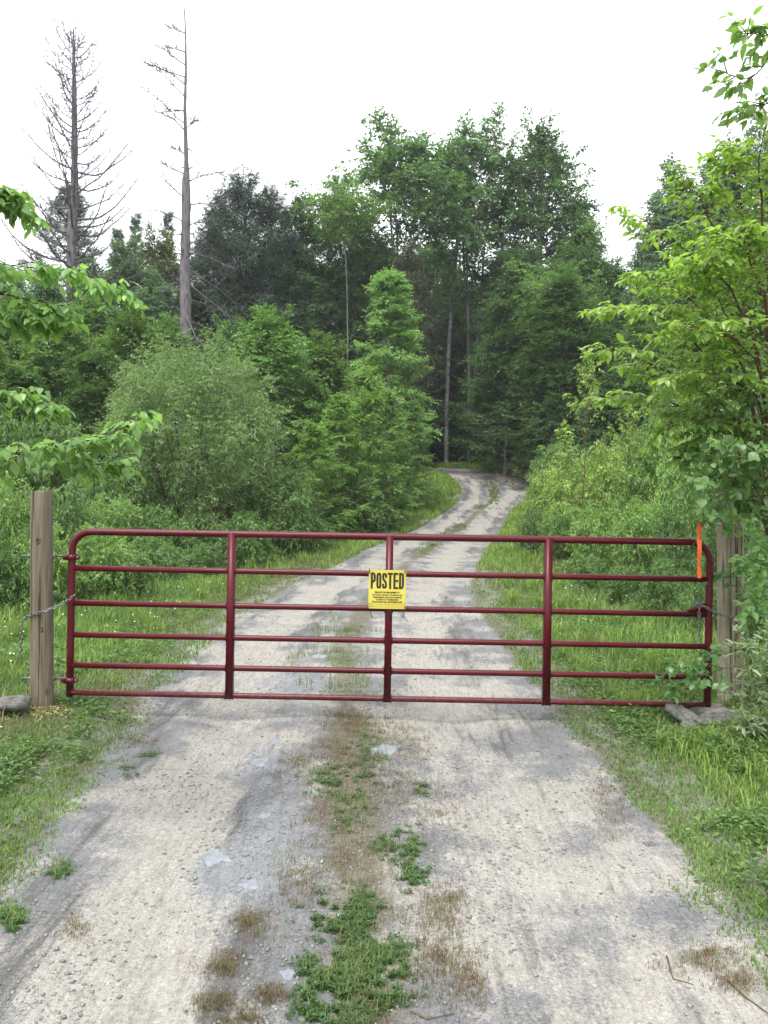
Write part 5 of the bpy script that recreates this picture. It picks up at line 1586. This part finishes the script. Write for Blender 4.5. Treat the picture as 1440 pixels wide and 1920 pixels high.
def near_tree(name, label, cat, base, trunk, trunk_r, limbs, limb_r, color, key, seed, ram, wood='twig', nind=300, view=True, asp=.6, cut=None, mat='leaf_gloss'):
    """trunk polyline, limbs = list of polylines (world); leaves: the nind largest in view single, the rest one mass"""
    rng = np.random.default_rng(seed)
    base = np.array(base, float)
    e = empty(name, base); tag(e, label, cat)
    if trunk is not None:
        b = Buf(); b.tubes(np.array(trunk) - base, np.linspace(trunk_r, trunk_r * .4, len(trunk)), 8); b.build('trunk', M[wood], e, True)
    LPs = []
    for l in limbs:
        A = np.array([tuple(p) for p in l], float) - base
        t = np.linspace(0, len(A) - 1, 9)
        i = np.minimum(t.astype(int), len(A) - 2); f = (t - i)[:, None]
        # smooth resample
        Pm = A[np.maximum(i - 1, 0)]; P0 = A[i]; P1 = A[i + 1]; P2 = A[np.minimum(i + 2, len(A) - 1)]
        Q = .5 * ((2 * P0) + (-Pm + P1) * f + (2 * Pm - 5 * P0 + 4 * P1 - P2) * f ** 2 + (-Pm + 3 * P0 - 3 * P1 + P2) * f ** 3)
        Q[1:] += rng.normal(0, .006, Q[1:].shape)
        LPs.append(Q)
    LP = np.array(LPs)
    for q in range(len(LP)):
        b = Buf(); b.tubes(LP[q], limb_r * np.linspace(1, .25, 9), 6); b.build('branch', M[wood], e, True)
    d = ramify(rng, LP, **ram)
    tb = Buf()
    tb.tubes(d['SP'], np.full((len(d['SP']), 4), 1.) * np.linspace(.0035, .0015, 4), 4)
    q_ = d['TP'] + d['TD'] * d['TL'][:, None] - np.array([0, 0, 1.]) * (d['TL'] * ram.get('droop', .3) * .5)[:, None]
    tb.tubes(np.stack([d['TP'], (d['TP'] + d['TD'] * (d['TL'] * .5)[:, None]) - np.array([0, 0, 1.]) * (d['TL'] * ram.get('droop', .3) * .125)[:, None], q_], 1), np.full((len(d['TP']), 3), 1.) * np.array([.0016, .0012, .0008]), 3)
    o = tb.build('twigs', M[wood], e, True); o['kind'] = 'stuff'
    W_ = d['P'] + base
    uu = 720 + W_[:, 0] / W_[:, 1] * 1440; vv = 960 - (W_[:, 2] - CAM_H) / W_[:, 1] * 1440
    ok = (W_[:, 1] > .3)
    if cut is not None:
        ok &= cut(uu, vv, W_)
    vis = (uu > -10) & (uu < 1450) & (vv > -10) & (vv < 1930) & ok
    size = np.where(vis, d['L'] / np.maximum(W_[:, 1], .3), -1)
    order = np.argsort(-size)
    sel = [i for i in order[:nind] if size[i] > 0]
    leaf_objs(e, d, sel, color, key, mat, asp)
    rest = np.ones(len(size), bool); rest[sel] = False; rest &= ok
    if rest.sum():
        b = Buf(); b.leaves(d['P'][rest], d['D'][rest], d['N'][rest], d['L'][rest], d['W'][rest], d['R'][rest], True)
        o = b.build('foliage', M[mat], e, True, color); o['kind'] = 'stuff'
    return e

# left: branches reaching in from a tree whose trunk stands outside the frame
tx, ty = -2.75, 3.1
tk = [(tx, ty, -.1), (tx + .05, ty, 1.2), (tx - .03, ty + .05, 2.4), (tx, ty, 4.4)]
def from_trunk(z, pts, Y):
    return [(tx, ty, z)] + [tuple(px(u, v, Y + i * .05)) for i, (u, v) in enumerate(pts)]
LB_ = [from_trunk(1.3, [(-260, 870), (-60, 858), (90, 845), (180, 822), (238, 800)], 3.1),
       from_trunk(1.25, [(-260, 890), (-60, 868), (60, 862), (140, 865), (205, 872)], 3.25),
       from_trunk(1.6, [(-260, 790), (-90, 750), (20, 742), (78, 748)], 3.3),
       from_trunk(2.0, [(-260, 650), (-90, 600), (10, 592), (85, 600)], 3.4),
       from_trunk(2.3, [(-260, 520), (-90, 492), (40, 500), (140, 512), (225, 545)], 3.5),
       from_trunk(2.15, [(-260, 570), (-90, 545), (20, 552), (95, 575)], 3.45),
       from_trunk(2.7, [(-260, 400), (-90, 350), (-20, 360), (30, 385)], 3.2)]
near_tree('birch_tree', 'birch reaching in from the left edge with drooping bright leaf sprays above the left post', 'tree', (tx, ty, -.1), tk, .09, LB_, .007, (.175, .305, .095), 'birch', 21,
          dict(ns=20, s0=.42, sl=.03, smin=.09, sang=42, rollsd=22, lift=0, nt=4, tl=.095, nl=4, ll=.056, asp=.62, droop=.9, flat=1.0, jit=.3), asp=.62, nind=300, wood='bark_dark')

# right: the bright tree behind the right end of the gate
rx, ry = 2.98, 5.9
tk = [(rx, ry, -.1), (rx + .05, ry, 1.0), (rx, ry - .1, 2.2), (rx - .1, ry - .2, 3.6)]
def rt(z, pts, Y0, Y1):
    n_ = len(pts)
    return [(rx, ry - .05, z)] + [tuple(px(u, v, Y0 + (Y1 - Y0) * i / max(1, n_ - 1))) for i, (u, v) in enumerate(pts)]
RL = [rt(1.6, [(1400, 720), (1350, 560), (1290, 470), (1200, 405)], 5.8, 5.4),
      rt(1.8, [(1415, 640), (1370, 500), (1330, 410), (1300, 350)], 5.7, 5.3),
      rt(1.4, [(1390, 760), (1300, 640), (1230, 590), (1160, 578)], 5.7, 5.1),
      rt(1.3, [(1390, 800), (1290, 720), (1220, 680), (1155, 658)], 5.8, 5.2),
      rt(1.25, [(1380, 830), (1290, 770), (1225, 745), (1165, 745)], 6.0, 5.6),
      rt(1.5, [(1400, 700), (1330, 600), (1270, 540), (1215, 520)], 5.5, 5.2),
      rt(2.0, [(1430, 560), (1400, 440), (1385, 360), (1370, 300)], 5.7, 5.4),
      rt(2.1, [(1440, 540), (1430, 420), (1425, 330), (1430, 270)], 5.4, 5.0),
      rt(1.2, [(1400, 840), (1340, 790), (1290, 770), (1250, 800)], 5.5, 5.3),
      rt(1.6, [(1420, 660), (1390, 580), (1350, 520), (1320, 500)], 5.2, 4.9),
      rt(1.5, [(1430, 720), (1400, 660), (1350, 620), (1300, 610)], 5.2, 4.9),
      rt(1.3, [(1430, 780), (1400, 730), (1340, 700), (1280, 700)], 5.3, 5.0),
      rt(1.8, [(1440, 600), (1420, 520), (1400, 470), (1370, 450)], 5.1, 4.8),
      rt(1.2, [(1440, 850), (1400, 810), (1360, 790), (1300, 830)], 5.4, 5.3)]
near_tree('hornbeam_tree', 'bright yellow-green young tree filling the right side above the gate end', 'tree', (rx, ry, -.1), tk, .05, RL, .013, (.195, .305, .07), 'hornbeam', 31,
          dict(ns=15, s0=.28, sl=.12, smin=.13, sang=48, rollsd=14, lift=-.02, nt=6, tl=.15, nl=5, ll=.068, asp=.5, droop=.5, flat=1.3, jit=.3), asp=.5, nind=300)

# sprig high at the right edge
SG = [[(2.9, 3.9, 2.9)] + [tuple(px(u, v, 3.6)) for u, v in ((1500, 60), (1440, 120), (1395, 145), (1350, 135))],
      [(2.9, 3.9, 3.0)] + [tuple(px(u, v, 3.5)) for u, v in ((1500, 40), (1450, 62), (1418, 66), (1398, 62))],
      [(2.9, 3.9, 2.8)] + [tuple(px(u, v, 3.6)) for u, v in ((1500, 190), (1450, 190), (1415, 200), (1385, 205))]]
near_tree('cherry_tree', 'tree outside the frame whose sparse leafy sprigs show at the top right corner', 'tree', (2.9, 3.9, -.1), [(2.9, 3.9, -.1), (2.95, 3.9, 1.6), (2.9, 3.9, 3.3)], .06, SG, .006, (.15, .26, .08), 'hornbeam', 41,
          dict(ns=8, s0=.35, sl=.04, smin=.07, sang=45, rollsd=30, lift=.1, nt=3, tl=.06, nl=3, ll=.062, asp=.5, droop=.3, flat=.9, jit=.4), asp=.5, nind=150)

# round-leaved poplar shoots round the right posts
px0, py0 = 3.0, 5.55
def pt(z, pts, Y0, Y1):
    n_ = len(pts)
    return [(px0, py0, z)] + [tuple(px(u, v, Y0 + (Y1 - Y0) * i / max(1, n_ - 1))) for i, (u, v) in enumerate(pts)]
PL = [pt(.9, [(1430, 960), (1400, 880), (1340, 850), (1290, 850)], 5.5, 5.3),
      pt(1.2, [(1430, 900), (1410, 830), (1370, 790), (1330, 790)], 5.4, 5.2),
      pt(1.0, [(1430, 930), (1390, 900), (1340, 895), (1310, 900)], 5.3, 5.2),
      pt(.9, [(1440, 960), (1410, 930), (1370, 920), (1335, 935)], 5.4, 5.3),
      pt(1.3, [(1440, 860), (1430, 790), (1410, 740), (1390, 720)], 5.4, 5.2),
      pt(1.0, [(1445, 930), (1430, 880), (1420, 850), (1400, 830)], 5.2, 5.0),
      pt(.5, [(1470, 1080), (1450, 1010), (1425, 970), (1400, 960)], 5.5, 5.4),
      pt(.4, [(1480, 1150), (1455, 1100), (1425, 1060), (1402, 1050)], 5.5, 5.4),
      pt(.4, [(1490, 1180), (1465, 1160), (1435, 1140), (1405, 1135)], 5.5, 5.4),
      pt(.8, [(1460, 1000), (1435, 940), (1405, 920), (1385, 930)], 5.6, 5.5),
      pt(.9, [(1450, 960), (1400, 930), (1360, 960), (1340, 985)], 5.7, 5.6)]
near_tree('poplar_shoots', 'round leaved poplar shoots spreading over the tops of the right posts', 'bush', (px0, py0, -.1), [(px0, py0, -.1), (px0, py0, .8), (px0, py0, 1.5)], .02, PL, .007, (.15, .265, .095), 'poplar', 51,
          dict(ns=11, s0=.3, sl=.12, smin=.09, sang=50, rollsd=60, lift=.05, nt=3, tl=.11, nl=4, ll=.062, asp=.9, droop=.6, flat=.6, jit=.5), asp=.9, nind=300)
# vine-like sprig across the lower right corner of the gate
VL = [[(2.75, 5.75, .05)] + [tuple(px(u, v, 5.6)) for u, v in ((1400, 1240), (1340, 1225), (1290, 1235), (1250, 1262))],
      [(2.75, 5.75, .05)] + [tuple(px(u, v, 5.6)) for u, v in ((1390, 1250), (1345, 1260), (1310, 1270), (1275, 1290))],
      [(2.75, 5.75, .05)] + [tuple(px(u, v, 5.75)) for u, v in ((1410, 1180), (1390, 1100), (1360, 1070), (1335, 1080))]]
near_tree('leafy_vine', 'small leafy shoot growing through the lower right corner of the gate', 'bush', (2.75, 5.75, 0), None, 0, VL, .004, (.10, .21, .075), 'poplar', 61,
          dict(ns=8, s0=.4, sl=.06, smin=.06, sang=50, rollsd=50, lift=.0, nt=3, tl=.06, nl=3, ll=.055, asp=.75, droop=.4, flat=.9, jit=.5), asp=.9, nind=160)
# silvery willow shoots at the right edge
SV = []
rg = random.Random(5)
for i in range(16):
    u_, v_ = rg.uniform(1385, 1475), rg.uniform(1185, 1370)
    SV.append([(2.62 + rg.uniform(-.1, .2), 5.15 + rg.uniform(-.1, .1), 0.0), tuple(px(u_ + 20, (v_ + 1400) / 2, 5.0)), tuple(px(u_, v_, 4.9))])
near_tree('silver_willow', 'pale silvery willow shoots with narrow leaves at the right edge below the post', 'bush', (2.62, 5.15, 0), None, 0, SV, .004, (.21, .28, .165), 'silver', 71,
          dict(ns=8, s0=.3, sl=.10, smin=.05, sang=45, rollsd=90, lift=.15, nt=3, tl=.07, nl=4, ll=.066, asp=.27, droop=.1, flat=.5, jit=.5), asp=.27, nind=300, wood='stem_green')

print('tris', sum(len(m_.polygons) for m_ in bpy.data.meshes))

# thin damp air between the gate and the forest
m, T, N, Lk = new_mat('haze_air')
pv = N.new('ShaderNodeVolumePrincipled')
pv.inputs['Color'].default_value = (.92, .96, 1, 1)
pv.inputs['Density'].default_value = .00045
o_ = N.new('ShaderNodeOutputMaterial'); Lk.new(pv.outputs[0], o_.inputs['Volume'])
b = Buf(); box(b, -450, 450, -14, 950, -1.5, 75)
hz = b.build('haze', m)
tag(hz, 'thin pale haze in the air over the road and the forest', None, None, 'stuff')
